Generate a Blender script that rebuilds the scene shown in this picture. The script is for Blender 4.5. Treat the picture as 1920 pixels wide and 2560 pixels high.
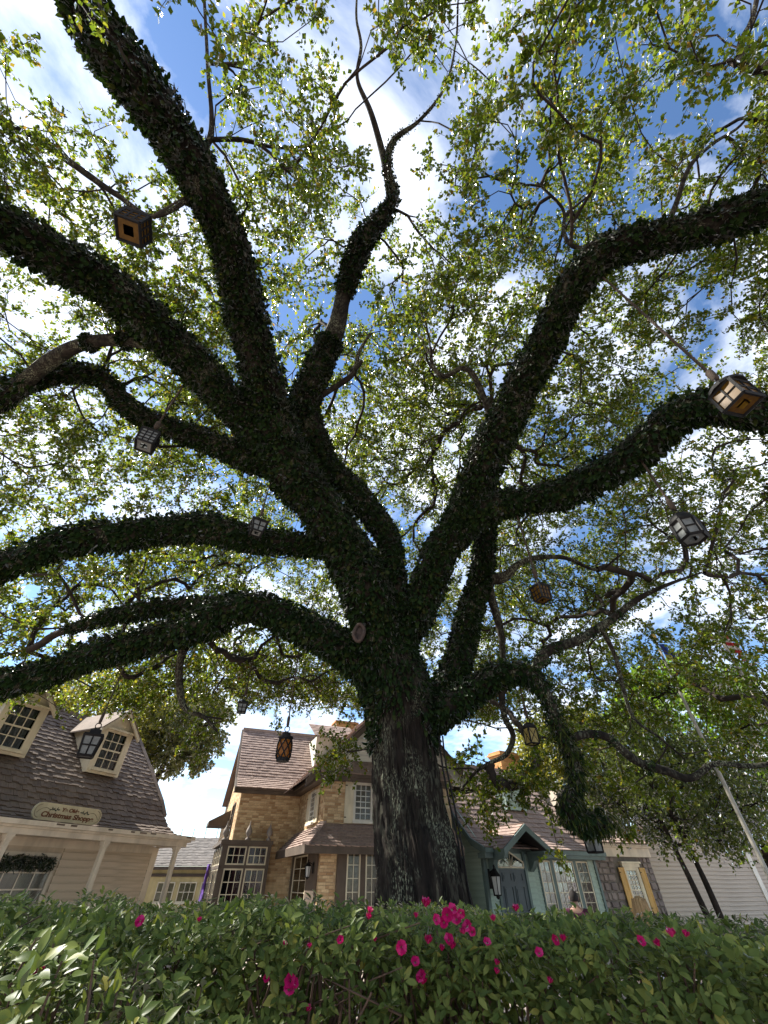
import bpy, bmesh, math, random
import numpy as np
from mathutils import Vector, Matrix, noise as mnoise

for o in list(bpy.data.objects): bpy.data.objects.remove(o)
SC = bpy.context.scene
COL = SC.collection
R = math.radians
random.seed(7); RNG = np.random.default_rng(7)

# ------------------------------------------------------------------ camera
PITCH = R(42.8); FPX = 1000.0; CAM = np.array([0.0, 0.0, 1.8])
cp, sp = math.cos(PITCH), math.sin(PITCH)
cam = bpy.data.cameras.new('camera'); camo = bpy.data.objects.new('camera', cam); COL.objects.link(camo)
camo.location = CAM; camo.rotation_euler = (R(90) + PITCH, 0, 0)
cam.sensor_fit = 'VERTICAL'; cam.sensor_height = 36.0; cam.lens = 36.0 * FPX / 2560
cam.clip_start = 0.05; cam.clip_end = 3000
SC.camera = camo

# ------------------------------------------------------------------ sky, sun, exposure
SUN = np.array([-0.66, 0.22, 0.72]); SUN /= np.linalg.norm(SUN)
w = bpy.data.worlds.new('World'); SC.world = w; w.use_nodes = True
nt = w.node_tree; N = nt.nodes; L = nt.links
bg = N['Background']; bg.inputs[1].default_value = 0.10
sky = N.new('ShaderNodeTexSky'); sky.sky_type = 'NISHITA'; sky.sun_disc = False
sky.sun_elevation = math.asin(SUN[2]); sky.sun_rotation = math.atan2(SUN[0], SUN[1])
sky.air_density = 0.9; sky.dust_density = 0.15; sky.ozone_density = 2.5
tc = N.new('ShaderNodeTexCoord'); sep = N.new('ShaderNodeSeparateXYZ'); L.new(tc.outputs['Generated'], sep.inputs[0])
def wmath(op, a, b=None):
    m = N.new('ShaderNodeMath'); m.operation = op
    for i, x in enumerate((a, b)):
        if x is None: continue
        if isinstance(x, (int, float)): m.inputs[i].default_value = x
        else: L.new(x, m.inputs[i])
    return m.outputs[0]
zz = wmath('ADD', wmath('MAXIMUM', sep.outputs[2], 0.0), 0.22)
cmb = N.new('ShaderNodeCombineXYZ')
L.new(wmath('DIVIDE', sep.outputs[0], zz), cmb.inputs[0]); L.new(wmath('DIVIDE', sep.outputs[1], zz), cmb.inputs[1])
cn = N.new('ShaderNodeTexNoise'); cn.inputs['Scale'].default_value = 2.6; cn.inputs['Detail'].default_value = 9
cn.inputs['Roughness'].default_value = 0.58; cn.inputs['Distortion'].default_value = 0.35; off = N.new('ShaderNodeVectorMath'); off.inputs[1].default_value = (5.5, 5.5, 7.0); L.new(cmb.outputs[0], off.inputs[0]); L.new(off.outputs[0], cn.inputs['Vector'])
cr = N.new('ShaderNodeValToRGB'); cr.color_ramp.elements[0].position = 0.435; cr.color_ramp.elements[1].position = 0.665
L.new(cn.outputs['Fac'], cr.inputs[0])
cmx = N.new('ShaderNodeMix'); cmx.data_type = 'RGBA'
L.new(cr.outputs[0], cmx.inputs['Factor']); hs = N.new('ShaderNodeHueSaturation'); hs.inputs['Saturation'].default_value = 1.08; L.new(sky.outputs[0], hs.inputs['Color']); L.new(hs.outputs[0], cmx.inputs['A']); cmx.inputs['B'].default_value = (6.8, 7.0, 7.4, 1)
L.new(cmx.outputs['Result'], bg.inputs[0])
sl = bpy.data.lights.new('sun', 'SUN'); sl.energy = 4.8; sl.angle = R(0.53); sl.color = (1.0, 0.95, 0.86)
so = bpy.data.objects.new('sun', sl); COL.objects.link(so); so.location = SUN * 60
so.rotation_euler = Vector(SUN).to_track_quat('Z', 'Y').to_euler()
vs = SC.view_settings; vs.view_transform = 'Standard'; vs.look = 'None'; vs.gamma = 1.0; vs.use_curve_mapping = False
vs.exposure = 1.46
cy = SC.cycles; cy.max_bounces = 5; cy.diffuse_bounces = 2; cy.glossy_bounces = 2; cy.transmission_bounces = 4; cy.transparent_max_bounces = 8; cy.caustics_reflective = False; cy.caustics_refractive = False

# ------------------------------------------------------------------ projection helpers (photo pixels 1920 x 2560)
K = 1920 / 1659
def ray(px, py):
    x = (px - 960) / FPX; v = (1280 - py) / FPX
    return np.array([x, cp - sp * v, sp + cp * v])
def at(px, py, z): return CAM + z * ray(px, py)
def av(vx, vy, z): return at(vx * K, vy * K, z)
def proj(P):
    q = np.asarray(P) - CAM
    z = q[..., 1] * cp + q[..., 2] * sp; v = -q[..., 1] * sp + q[..., 2] * cp
    return 960 + FPX * q[..., 0] / z, 1280 - FPX * v / z, z

# ------------------------------------------------------------------ materials
MATS = {}
def mat(name, col, rough=0.7, col2=None, nscale=6.0, bump=0.0, bscale=40.0, spec=0.4, island=0.0, metal=0.0, stretch=None, thr=(0.35, 0.65)):
    """principled with noise mottling between col and col2; island>0 mixes per-piece value variation"""
    if name in MATS: return MATS[name]
    m = bpy.data.materials.new(name); m.use_nodes = True; t = m.node_tree; n = t.nodes; l = t.links
    b = n['Principled BSDF']; b.inputs['Roughness'].default_value = rough; b.inputs['Metallic'].default_value = metal
    b.inputs['Specular IOR Level'].default_value = spec
    c2 = col2 or tuple(x * 0.78 for x in col)
    tcn = n.new('ShaderNodeTexCoord'); mp = n.new('ShaderNodeMapping'); l.new(tcn.outputs['Object'], mp.inputs[0])
    if stretch: mp.inputs['Scale'].default_value = stretch
    if island:
        gm = n.new('ShaderNodeNewGeometry'); oi = n.new('ShaderNodeObjectInfo')
        ad = n.new('ShaderNodeMath'); ad.operation = 'ADD'; l.new(gm.outputs['Random Per Island'], ad.inputs[0]); l.new(oi.outputs['Random'], ad.inputs[1])
        fr = n.new('ShaderNodeMath'); fr.operation = 'FRACT'; l.new(ad.outputs[0], fr.inputs[0])
    nz = n.new('ShaderNodeTexNoise'); nz.inputs['Scale'].default_value = nscale; nz.inputs['Detail'].default_value = 6; l.new(mp.outputs[0], nz.inputs['Vector'])
    rp = n.new('ShaderNodeMapRange'); rp.inputs[1].default_value = thr[0]; rp.inputs[2].default_value = thr[1]; l.new(nz.outputs['Fac'], rp.inputs[0])
    mx = n.new('ShaderNodeMix'); mx.data_type = 'RGBA'; mx.inputs['A'].default_value = (*col, 1); mx.inputs['B'].default_value = (*c2, 1)
    if island:
        # factor = mix(noise, island random)
        fm = n.new('ShaderNodeMix'); fm.data_type = 'FLOAT'; fm.inputs[0].default_value = island
        l.new(rp.outputs[0], fm.inputs[2]); l.new(fr.outputs[0], fm.inputs[3]); l.new(fm.outputs[0], mx.inputs['Factor'])
    else: l.new(rp.outputs[0], mx.inputs['Factor'])
    # weathering: broad irregular stains and streaks running down
    wm = n.new('ShaderNodeMapping'); wm.inputs['Scale'].default_value = (1.6, 1.6, .45); l.new(tcn.outputs['Object'], wm.inputs[0])
    wn = n.new('ShaderNodeTexNoise'); wn.inputs['Scale'].default_value = 1.3; wn.inputs['Detail'].default_value = 7; wn.inputs['Roughness'].default_value = .62; l.new(wm.outputs[0], wn.inputs['Vector'])
    wr = n.new('ShaderNodeMapRange'); wr.inputs[1].default_value = .34; wr.inputs[2].default_value = .56; wr.inputs[3].default_value = .74; wr.inputs[4].default_value = 1.0; l.new(wn.outputs['Fac'], wr.inputs[0])
    wx = n.new('ShaderNodeMix'); wx.data_type = 'RGBA'; wx.blend_type = 'MULTIPLY'; wx.inputs['Factor'].default_value = 1.0; l.new(mx.outputs['Result'], wx.inputs['A']); l.new(wr.outputs[0], wx.inputs['B'])
    l.new(wx.outputs['Result'], b.inputs['Base Color'])
    if bump:
        nb = n.new('ShaderNodeTexNoise'); nb.inputs['Scale'].default_value = bscale; nb.inputs['Detail'].default_value = 5; l.new(mp.outputs[0], nb.inputs['Vector'])
        bp = n.new('ShaderNodeBump'); bp.inputs['Strength'].default_value = bump; bp.inputs['Distance'].default_value = 0.02
        l.new(nb.outputs['Fac'], bp.inputs['Height']); l.new(bp.outputs[0], b.inputs['Normal'])
    MATS[name] = m; return m

def leafmat(name, cols, trans, tcol, rough=0.4, gloss=0.25, nscale=1.2):
    """leaf: diffuse + translucent + a thin gloss, hue picked per leaf (Random Per Island)"""
    if name in MATS: return MATS[name]
    m = bpy.data.materials.new(name); m.use_nodes = True; t = m.node_tree; n = t.nodes; l = t.links
    for x in list(n): n.remove(x)
    out = n.new('ShaderNodeOutputMaterial')
    gm = n.new('ShaderNodeNewGeometry'); oi = n.new('ShaderNodeObjectInfo')
    ad = n.new('ShaderNodeMath'); ad.operation = 'ADD'; l.new(gm.outputs['Random Per Island'], ad.inputs[0]); l.new(oi.outputs['Random'], ad.inputs[1])
    fr = n.new('ShaderNodeMath'); fr.operation = 'FRACT'; l.new(ad.outputs[0], fr.inputs[0])
    rmp = n.new('ShaderNodeValToRGB'); cr = rmp.color_ramp
    while len(cr.elements) < len(cols): cr.elements.new(0.5)
    for e, (p, c) in zip(cr.elements, cols): e.position = p; e.color = (*c, 1)
    l.new(fr.outputs[0], rmp.inputs[0])
    d = n.new('ShaderNodeBsdfDiffuse'); tr = n.new('ShaderNodeBsdfTranslucent'); g = n.new('ShaderNodeBsdfGlossy'); g.inputs['Roughness'].default_value = rough
    l.new(rmp.outputs[0], d.inputs[0])
    tm = n.new('ShaderNodeMix'); tm.data_type = 'RGBA'; tm.blend_type = 'MULTIPLY'; tm.inputs['Factor'].default_value = 1
    l.new(rmp.outputs[0], tm.inputs['A']); tm.inputs['B'].default_value = (*tcol, 1); l.new(tm.outputs['Result'], tr.inputs[0])
    m1 = n.new('ShaderNodeMixShader'); m1.inputs[0].default_value = trans; l.new(d.outputs[0], m1.inputs[1]); l.new(tr.outputs[0], m1.inputs[2])
    lw = n.new('ShaderNodeLayerWeight'); lw.inputs[0].default_value = gloss
    m2 = n.new('ShaderNodeMixShader'); l.new(lw.outputs['Fresnel'], m2.inputs[0]); l.new(m1.outputs[0], m2.inputs[1]); l.new(g.outputs[0], m2.inputs[2])
    l.new(m2.outputs[0], out.inputs[0]); MATS[name] = m; return m

# ------------------------------------------------------------------ object helpers
def tag(o, label=None, cat=None, group=None, kind=None):
    if label: o['label'] = label
    if cat: o['category'] = cat
    if group: o['group'] = group
    if kind: o['kind'] = kind
    return o
def empty(name, loc=(0, 0, 0), rz=0.0):
    o = bpy.data.objects.new(name, None); COL.objects.link(o); o.location = loc; o.rotation_euler = (0, 0, rz); o.empty_display_size = 0.2
    return o
def link(name, me, m=None, parent=None, smooth=False):
    if m is not None and not me.materials: me.materials.append(m)
    o = bpy.data.objects.new(name, me); COL.objects.link(o)
    if parent is not None: o.parent = parent
    if smooth: me.polygons.foreach_set('use_smooth', np.ones(len(me.polygons), bool))
    return o
def npmesh(name, V, Fs):
    """V (n,3); Fs (m,k) uniform polygons"""
    V = np.asarray(V, np.float32).reshape(-1, 3); Fs = np.asarray(Fs, np.int32); k = Fs.shape[1]
    me = bpy.data.meshes.new(name)
    me.vertices.add(len(V)); me.vertices.foreach_set('co', V.ravel())
    me.loops.add(Fs.size); me.loops.foreach_set('vertex_index', Fs.ravel())
    me.polygons.add(len(Fs)); me.polygons.foreach_set('loop_start', np.arange(0, Fs.size, k, dtype=np.int32))
    me.update(calc_edges=True); return me
class MB:
    """collects simple solids for ONE mesh"""
    def __init__(s): s.v = []; s.f = []
    def add(s, V, Fs):
        n = len(s.v); s.v += [tuple(map(float, p)) for p in V]; s.f += [tuple(i + n for i in f) for f in Fs]; return s
    def box(s, x0, x1, y0, y1, z0, z1):
        V = [(x0, y0, z0), (x1, y0, z0), (x1, y1, z0), (x0, y1, z0), (x0, y0, z1), (x1, y0, z1), (x1, y1, z1), (x0, y1, z1)]
        return s.add(V, [(0, 3, 2, 1), (4, 5, 6, 7), (0, 1, 5, 4), (1, 2, 6, 5), (2, 3, 7, 6), (3, 0, 4, 7)])
    def hexa(s, V): return s.add(V, [(0, 3, 2, 1), (4, 5, 6, 7), (0, 1, 5, 4), (1, 2, 6, 5), (2, 3, 7, 6), (3, 0, 4, 7)])
    def prism(s, poly, ax, a0, a1):
        """poly: list of 2D points; ax: extrusion axis 'x','y','z'"""
        n = len(poly)
        def P(p, a):
            return {'x': (a, p[0], p[1]), 'y': (p[0], a, p[1]), 'z': (p[0], p[1], a)}[ax]
        V = [P(p, a0) for p in poly] + [P(p, a1) for p in poly]
        return s.add(V, [tuple(range(n))[::-1], tuple(range(n, 2 * n))] + [(i, (i + 1) % n, (i + 1) % n + n, i + n) for i in range(n)])
    def bar(s, a, b, r, n=6, r2=None, cap=True):
        V, Fq = tube_np([a, b], [r, r if r2 is None else r2], n); s.add(V, [tuple(f) for f in Fq])
        if cap: s.f += [tuple(range(len(s.v) - 2 * n, len(s.v) - n))[::-1], tuple(range(len(s.v) - n, len(s.v)))]
        return s
    def tube(s, pts, rad, n=8):
        V, Fq = tube_np(pts, rad, n); return s.add(V, [tuple(f) for f in Fq])
    def lathe(s, prof, n=12, c=(0, 0, 0), rot=0.0):
        """prof: (r,z) list"""
        V = []; m = len(prof)
        for r, z in prof:
            for k in range(n):
                a = rot + 2 * math.pi * k / n; V.append((c[0] + r * math.cos(a), c[1] + r * math.sin(a), c[2] + z))
        Fs = [(i * n + k, i * n + (k + 1) % n, (i + 1) * n + (k + 1) % n, (i + 1) * n + k) for i in range(m - 1) for k in range(n)]
        Fs += [tuple(range(n))[::-1], tuple(range((m - 1) * n, m * n))]
        return s.add(V, Fs)
    def build(s, name, m, parent=None, smooth=False):
        me = bpy.data.meshes.new(name); me.from_pydata(s.v, [], s.f); me.update()
        return link(name, me, m, parent, smooth)
def tube_np(pts, rad, n=8, up=(0.13, 0.21, 0.97)):
    P = np.asarray(pts, float); rad = np.asarray(rad, float) * np.ones(len(P))
    T = np.gradient(P, axis=0); T /= np.linalg.norm(T, axis=1)[:, None] + 1e-9
    a = np.cross(T[0], up); 
    if np.linalg.norm(a) < 1e-3: a = np.cross(T[0], (1, 0, 0))
    A = []; a /= np.linalg.norm(a)
    for t in T:
        a = a - t * a.dot(t); a /= np.linalg.norm(a) + 1e-9; A.append(a)
    A = np.array(A); B = np.cross(T, A)
    th = np.arange(n) * 2 * math.pi / n
    V = P[:, None] + rad[:, None, None] * (np.cos(th)[None, :, None] * A[:, None] + np.sin(th)[None, :, None] * B[:, None])
    i = np.arange(len(P) - 1)[:, None]; k = np.arange(n)[None]
    Fq = np.stack([i * n + k, i * n + (k + 1) % n, (i + 1) * n + (k + 1) % n, (i + 1) * n + k], -1).reshape(-1, 4)
    return V.reshape(-1, 3), Fq
def spline(pts, step=0.12):
    """Catmull-Rom through rows (any columns); resampled about every step in the first three"""
    P = np.asarray(pts, float); P = np.vstack([2 * P[0] - P[1], P, 2 * P[-1] - P[-2]]); out = []
    for i in range(1, len(P) - 2):
        n = max(2, int(np.linalg.norm(P[i + 1, :3] - P[i, :3]) / step)); t = np.linspace(0, 1, n, endpoint=False)[:, None]
        a, b, c, d = P[i - 1:i + 3]
        out.append(0.5 * (2 * b + (c - a) * t + (2 * a - 5 * b + 4 * c - d) * t ** 2 + (3 * b - a - 3 * c + d) * t ** 3))
    return np.vstack(out + [P[-2:-1]])
def unit(v): return v / (np.linalg.norm(v, axis=-1, keepdims=True) + 1e-9)
def rdir(n, rng=RNG): return unit(rng.normal(size=(n, 3)))
def leaves_np(P, D, Nn, Ln, Wd, fold=0.12, droop=0.0):
    """folded oval leaves: six verts, two quads meeting at the midrib"""
    D = unit(D); S = unit(np.cross(D, Nn)); U = np.cross(S, D)
    Ln = np.broadcast_to(Ln, len(P))[:, None]; Wd = np.broadcast_to(Wd, len(P))[:, None]
    v = [P, P + D * Ln * .32 + S * Wd * .46 + U * Wd * fold, P + D * Ln * .70 + S * Wd * .40 + U * (Wd * fold - droop * Ln * .4), P + D * Ln - U * droop * Ln,
         P + D * Ln * .70 - S * Wd * .40 + U * (Wd * fold - droop * Ln * .4), P + D * Ln * .32 - S * Wd * .46 + U * Wd * fold]
    V = np.stack(v, 1).reshape(-1, 3); b = np.arange(len(P))[:, None] * 6
    Fq = np.concatenate([b + np.array([[0, 1, 2, 3]]), b + np.array([[0, 3, 4, 5]])], 1).reshape(-1, 4)
    return V, Fq
def kites_np(P, D, Nn, Ln, Wd, fold=0.15):
    """small leaves: four verts, two triangles folded at the midrib"""
    D = unit(D); S = unit(np.cross(D, Nn)); U = np.cross(S, D); Ln = Ln[:, None]; Wd = Wd[:, None]
    V = np.stack([P, P + D * Ln * .48 + S * Wd * .5 + U * Wd * fold, P + D * Ln, P + D * Ln * .48 - S * Wd * .5 + U * Wd * fold], 1).reshape(-1, 3); b = np.arange(len(P))[:, None] * 4
    return V, np.concatenate([b + np.array([[0, 1, 2]]), b + np.array([[0, 2, 3]])], 1).reshape(-1, 3)
def fbm(p, sc, oct=3): return mnoise.fractal(Vector(p) * sc, 1.0, 2.0, oct)

# ------------------------------------------------------------------ ground
pv = mat('plaza_paving', (0.46, 0.38, 0.33), 0.85, (0.38, 0.31, 0.27), 3, 0.3, 30)
g = MB(); g.add([(-900, -900, 0), (900, -900, 0), (900, 900, 0), (-900, 900, 0)], [(0, 1, 2, 3)])
tag(g.build('ground', pv), kind='structure')
# ------------------------------------------------------------------ THE OAK
BARK = None
def bark_mat():
    m = bpy.data.materials.new('oak_bark'); m.use_nodes = True; t = m.node_tree; n = t.nodes; l = t.links
    b = n['Principled BSDF']; b.inputs['Roughness'].default_value = 0.95; b.inputs['Specular IOR Level'].default_value = 0.15
    tcn = n.new('ShaderNodeTexCoord')
    def noi(scale, st, det=6):
        mp = n.new('ShaderNodeMapping'); mp.inputs['Scale'].default_value = st; l.new(tcn.outputs['Object'], mp.inputs[0])
        z = n.new('ShaderNodeTexNoise'); z.inputs['Scale'].default_value = scale; z.inputs['Detail'].default_value = det; l.new(mp.outputs[0], z.inputs['Vector']); return z.outputs['Fac']
    def rng(s, a, c):
        r = n.new('ShaderNodeMapRange'); r.inputs[1].default_value = a; r.inputs[2].default_value = c; l.new(s, r.inputs[0]); return r.outputs[0]
    def mix(f, a, c):
        x = n.new('ShaderNodeMix'); x.data_type = 'RGBA'; l.new(f, x.inputs['Factor'])
        for s, v in (('A', a), ('B', c)):
            if isinstance(v, tuple): x.inputs[s].default_value = (*v, 1)
            else: l.new(v, x.inputs[s])
        return x.outputs['Result']
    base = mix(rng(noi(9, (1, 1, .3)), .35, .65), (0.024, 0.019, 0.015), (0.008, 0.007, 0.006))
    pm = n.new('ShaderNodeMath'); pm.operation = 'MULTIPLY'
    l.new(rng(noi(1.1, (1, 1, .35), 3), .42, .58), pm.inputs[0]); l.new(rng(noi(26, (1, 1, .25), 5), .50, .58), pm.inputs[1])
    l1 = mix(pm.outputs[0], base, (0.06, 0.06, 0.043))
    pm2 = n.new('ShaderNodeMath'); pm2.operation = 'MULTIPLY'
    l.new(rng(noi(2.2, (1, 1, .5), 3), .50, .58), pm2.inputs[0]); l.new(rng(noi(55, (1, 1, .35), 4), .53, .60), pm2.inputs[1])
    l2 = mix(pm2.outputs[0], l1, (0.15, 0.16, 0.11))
    rb = n.new('ShaderNodeMath'); rb.operation = 'MULTIPLY'
    l.new(l2, b.inputs['Base Color'])
    bp = n.new('ShaderNodeBump'); bp.inputs['Strength'].default_value = 0.7; bp.inputs['Distance'].default_value = 0.03
    l.new(noi(14, (1, 1, .22)), bp.inputs['Height']); l.new(bp.outputs[0], b.inputs['Normal'])
    return m
BARK = bark_mat()
TWIG = mat('twig_bark', (0.042, 0.032, 0.025), 0.9, (0.02, 0.016, 0.013), 5, 0.4, 30, 0.2)
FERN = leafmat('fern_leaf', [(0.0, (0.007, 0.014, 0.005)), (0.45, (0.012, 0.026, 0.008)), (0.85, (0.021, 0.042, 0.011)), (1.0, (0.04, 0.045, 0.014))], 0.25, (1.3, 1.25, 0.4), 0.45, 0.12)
OAKLEAF = leafmat('oak_leaf', [(0.0, (0.046, 0.076, 0.013)), (0.35, (0.072, 0.11, 0.019)), (0.75, (0.11, 0.145, 0.026)), (0.94, (0.16, 0.16, 0.03)), (1.0, (0.14, 0.08, 0.03))], 0.6, (2.0, 1.85, 0.75), 0.4, 0.08)

oak = empty('oak_tree', (0.55, 8.3, 0))
tag(oak, 'giant old oak with fern-covered limbs spreading over the whole scene', 'tree')
OB = np.array([0.55, 8.3, 0.0])
# trunk: world-space rings with furrows and root flare
tr = spline([(*(av(914, 1975, 6.02)[:2]), -0.1, 0.88), (*av(911, 1935, 6.16), 0.70), (*av(890, 1800, 6.85), 0.655), (*av(874, 1650, 7.5), 0.605), (*av(866, 1560, 7.85), 0.60), (*av(858, 1490, 8.05), 0.62), (*av(848, 1430, 8.2), 0.50), (*av(835, 1380, 8.4), 0.35)], 0.045)
def furrow(th, s, seed):
    """bark relief in metres as a function of angle and length"""
    u = th / (2 * math.pi)
    x, y = math.cos(th) * 2.6, math.sin(th) * 2.6
    a = mnoise.fractal(Vector((x * 1.6, y * 1.6, s * 0.55 + seed)), 1.0, 2.0, 2)
    r = abs(mnoise.noise(Vector((x * 6.2 + a * .9, y * 6.2 - a * .5, s * 0.8 + seed))))
    q = abs(mnoise.noise(Vector((x * 12 + a, y * 12 + a, s * 2.6 + seed))))
    return 0.05 * a + 0.062 * min(r * 3.2, 1) + 0.030 * min(q * 2.4, 1) - .01
def barky(pts, rad, n, seed, amp=1.0, flutes=0.0):
    V, Fq = tube_np(pts, np.ones(len(pts)), n); V = V.reshape(len(pts), n, 3)
    P = np.asarray(pts)[:, None]; Dn = V - P
    s = np.concatenate([[0], np.cumsum(np.linalg.norm(np.diff(pts, axis=0), axis=1))])
    rr = np.empty((len(pts), n))
    for i in range(len(pts)):
        for k in range(n):
            th = 2 * math.pi * k / n
            rr[i, k] = rad[i] + amp * (furrow(th, s[i], seed) - 0.05)
            if flutes: rr[i, k] += flutes * math.exp(-s[i] / 0.7) * (0.5 + 0.5 * math.cos(5 * th + 0.8)) 
    return (P + Dn * rr[..., None]).reshape(-1, 3), Fq
V, Fq = barky(tr[:, :3], tr[:, 3], 230, 3.1, 1.0, 0.10)
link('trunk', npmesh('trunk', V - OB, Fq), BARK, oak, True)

# limbs: view-space waypoints (vx, vy, depth, fern-inclusive width in view px) -> world
LIMBS = {
 'A':  [(850,1500,8.05,170),(822,1380,8.4,150),(770,1230,8.7,132),(695,1105,8.8,122),(632,1010,8.85,128),(598,940,8.8,122),(562,800,8.6,108),(512,600,8.0,104),(440,400,7.1,110),(332,230,6.6,124),(232,90,6.3,126),(160,-40,6.1,125),(100,-180,5.9,110)],
 'B':  [(640,1010,8.85,90),(560,935,8.8,95),(482,850,8.6,98),(382,745,8.0,106),(252,622,7.4,112),(122,560,6.9,112),(0,488,6.4,118),(-110,420,6.0,115),(-260,330,5.6,100)],
 'C':  [(862,1330,8.5,60),(848,1230,8.9,58),(820,1140,9.3,60),(770,1065,9.5,62),(700,1000,9.6,70),(655,900,9.6,80),(675,810,9.7,74),(722,715,9.8,56),(742,630,9.8,44),(765,560,9.7,54),(805,495,9.6,44),(848,430,9.5,32),(836,360,9.4,24),(850,305,9.3,18),(905,262,9.2,9),(960,190,9.0,7),(985,90,8.8,5),(990,0,8.6,4)],
 'U':  [(842,420,9.5,18),(826,330,9.4,16),(800,240,9.2,13),(772,170,9.1,9),(780,100,9.0,8),(770,40,8.9,6),(772,-30,8.8,4)],
 'V':  [(425,340,7.05,16),(452,300,7.0,15),(456,255,7.0,11),(450,170,7.0,9),(446,80,7.0,8),(440,-30,7.0,7)],
 'W':  [(455,300,7.0,11),(520,302,7.3,10),(590,318,7.6,7),(650,316,7.9,5)],
 'X':  [(1300,540,7.0,14),(1240,533,7.3,10),(1218,500,7.6,9),(1215,450,7.8,7),(1160,395,8.0,5)],
 'Y':  [(1438,500,6.5,14),(1462,440,6.6,12),(1490,360,6.7,10),(1540,310,6.8,8),(1600,270,6.9,6),(1650,200,6.9,4)],
 'Z':  [(1100,1465,8.0,18),(1086,1500,7.95,15),(1092,1550,7.9,14),(1110,1590,7.85,13),(1094,1630,7.8,11),(1060,1648,7.75,9),(1030,1665,7.7,7),(1000,1700,7.7,5)],
 'a':  [(395,1400,8.65,22),(385,1440,8.65,17),(388,1495,8.6,16),(400,1530,8.6,13),(440,1548,8.55,9),(470,1580,8.5,5)],
 'b':  [(1300,1360,8.4,11),(1330,1420,8.3,10),(1345,1480,8.2,9),(1368,1550,8.1,8),(1420,1590,8.0,6),(1480,1640,8.0,3)],
 'c':  [(1050,1250,9.9,24),(1068,1310,9.8,20),(1085,1370,9.6,17),(1088,1440,9.4,12)],
 'd':  [(640,890,9.6,18),(700,850,9.6,15),(760,810,9.6,12),(775,760,9.6,9),(800,720,9.6,6)],
 'e':  [(1080,950,8.7,18),(1015,800,9.2,13),(960,812,9.4,12),(935,790,9.6,10),(930,750,9.7,7)],
 'f':  [(410,430,7.1,11),(330,468,6.9,9),(250,420,6.9,13),(150,350,7.0,16),(60,290,7.0,15),(-40,250,7.0,12)],
 'g':  [(1660,140,6.2,30),(1610,140,6.2,24),(1600,90,6.2,12),(1625,40,6.2,11),(1640,-30,6.2,10)],
 'D':  [(600,1000,8.95,85),(530,985,9.0,72),(440,950,9.2,58),(330,912,9.3,52),(272,868,9.3,48),(215,805,9.2,46),(100,812,9.0,52),(0,842,8.8,48),(-120,880,8.6,40)],
 'E':  [(360,745,8.0,42),(290,738,8.0,36),(200,742,8.0,32),(120,772,8.2,36),(40,840,8.4,38),(-60,920,8.5,34)],
 'G':  [(740,1180,8.65,80),(650,1180,8.75,62),(560,1168,8.8,70),(430,1138,8.6,84),(300,1148,8.3,78),(150,1172,7.9,76),(0,1222,7.5,74),(-120,1265,7.2,70)],
 'H':  [(815,1450,8.1,130),(740,1400,8.4,104),(640,1350,8.7,84),(540,1312,8.8,78),(440,1340,8.7,78),(320,1382,8.6,80),(200,1412,8.4,76),(80,1458,8.2,76),(-50,1496,8.0,74),(-180,1530,7.8,66)],
 'I':  [(520,1308,8.9,60),(420,1306,9.2,52),(310,1315,9.4,48),(220,1338,9.5,40),(150,1362,9.6,28)],
 'J':  [(860,1400,8.3,110),(900,1310,8.6,96),(940,1220,8.7,94),(1002,1110,8.8,110),(1060,965,8.7,96),(1120,850,8.4,94),(1180,722,7.9,90),(1242,622,7.3,94),(1322,552,6.9,86),(1450,505,6.5,84),(1560,480,6.2,92),(1700,425,5.9,100),(1860,380,5.6,100)],
 'K':  [(985,1130,8.8,90),(1060,1095,8.6,86),(1135,1075,8.3,76),(1250,1050,7.6,82),(1350,988,6.9,90),(1440,908,6.5,92),(1530,872,6.2,86),(1620,888,6.0,84),(1740,880,5.9,80)],
 'M':  [(915,1560,7.95,100),(950,1500,8.3,84),(990,1400,9.0,74),(1020,1300,9.6,66),(1036,1210,10.0,58),(1052,1140,10.3,46),(1064,1060,10.5,32),(1066,960,10.7,22),(1063,870,10.9,16)],
 'O':  [(905,1580,7.85,95),(955,1535,7.95,88),(1020,1488,8.1,76),(1080,1452,8.1,66),(1140,1455,7.9,54),(1182,1505,7.6,40),(1205,1570,7.4,38),(1236,1640,7.1,42),(1238,1695,6.9,42),(1218,1740,6.7,54),(1242,1772,6.65,58),(1286,1776,6.7,50),(1312,1772,6.7,26)],
 'Q':  [(1222,1605,7.25,20),(1262,1588,7.3,18),(1310,1592,7.3,19),(1372,1640,7.2,20),(1440,1662,7.1,20),(1492,1680,7.0,17),(1545,1650,7.0,13),(1620,1655,6.9,12),(1720,1640,6.8,10)],
 'S':  [(1150,1452,7.9,28),(1185,1405,8.1,25),(1245,1385,8.2,23),(1300,1352,8.4,19),(1370,1300,8.5,14),(1440,1265,8.5,9),(1520,1235,8.4,4)],
 'T':  [(1040,1240,9.9,38),(1085,1245,9.8,28),(1120,1218,9.8,17),(1165,1205,9.8,14),(1225,1205,9.7,11),(1290,1230,9.6,7),(1340,1200,9.5,3)],
}
FERNY = {'A':1,'B':1,'C':.7,'D':1,'E':.35,'G':1,'H':1,'I':1,'J':1,'K':1,'M':.85,'O':1,'Q':.12,'S':.1,'T':.35,'O2':1}
for k_ in 'UVWXYZabcdefg': FERNY[k_] = 0.0
SKEL = []          # (point, dir, radius) for the branch growth
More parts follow.
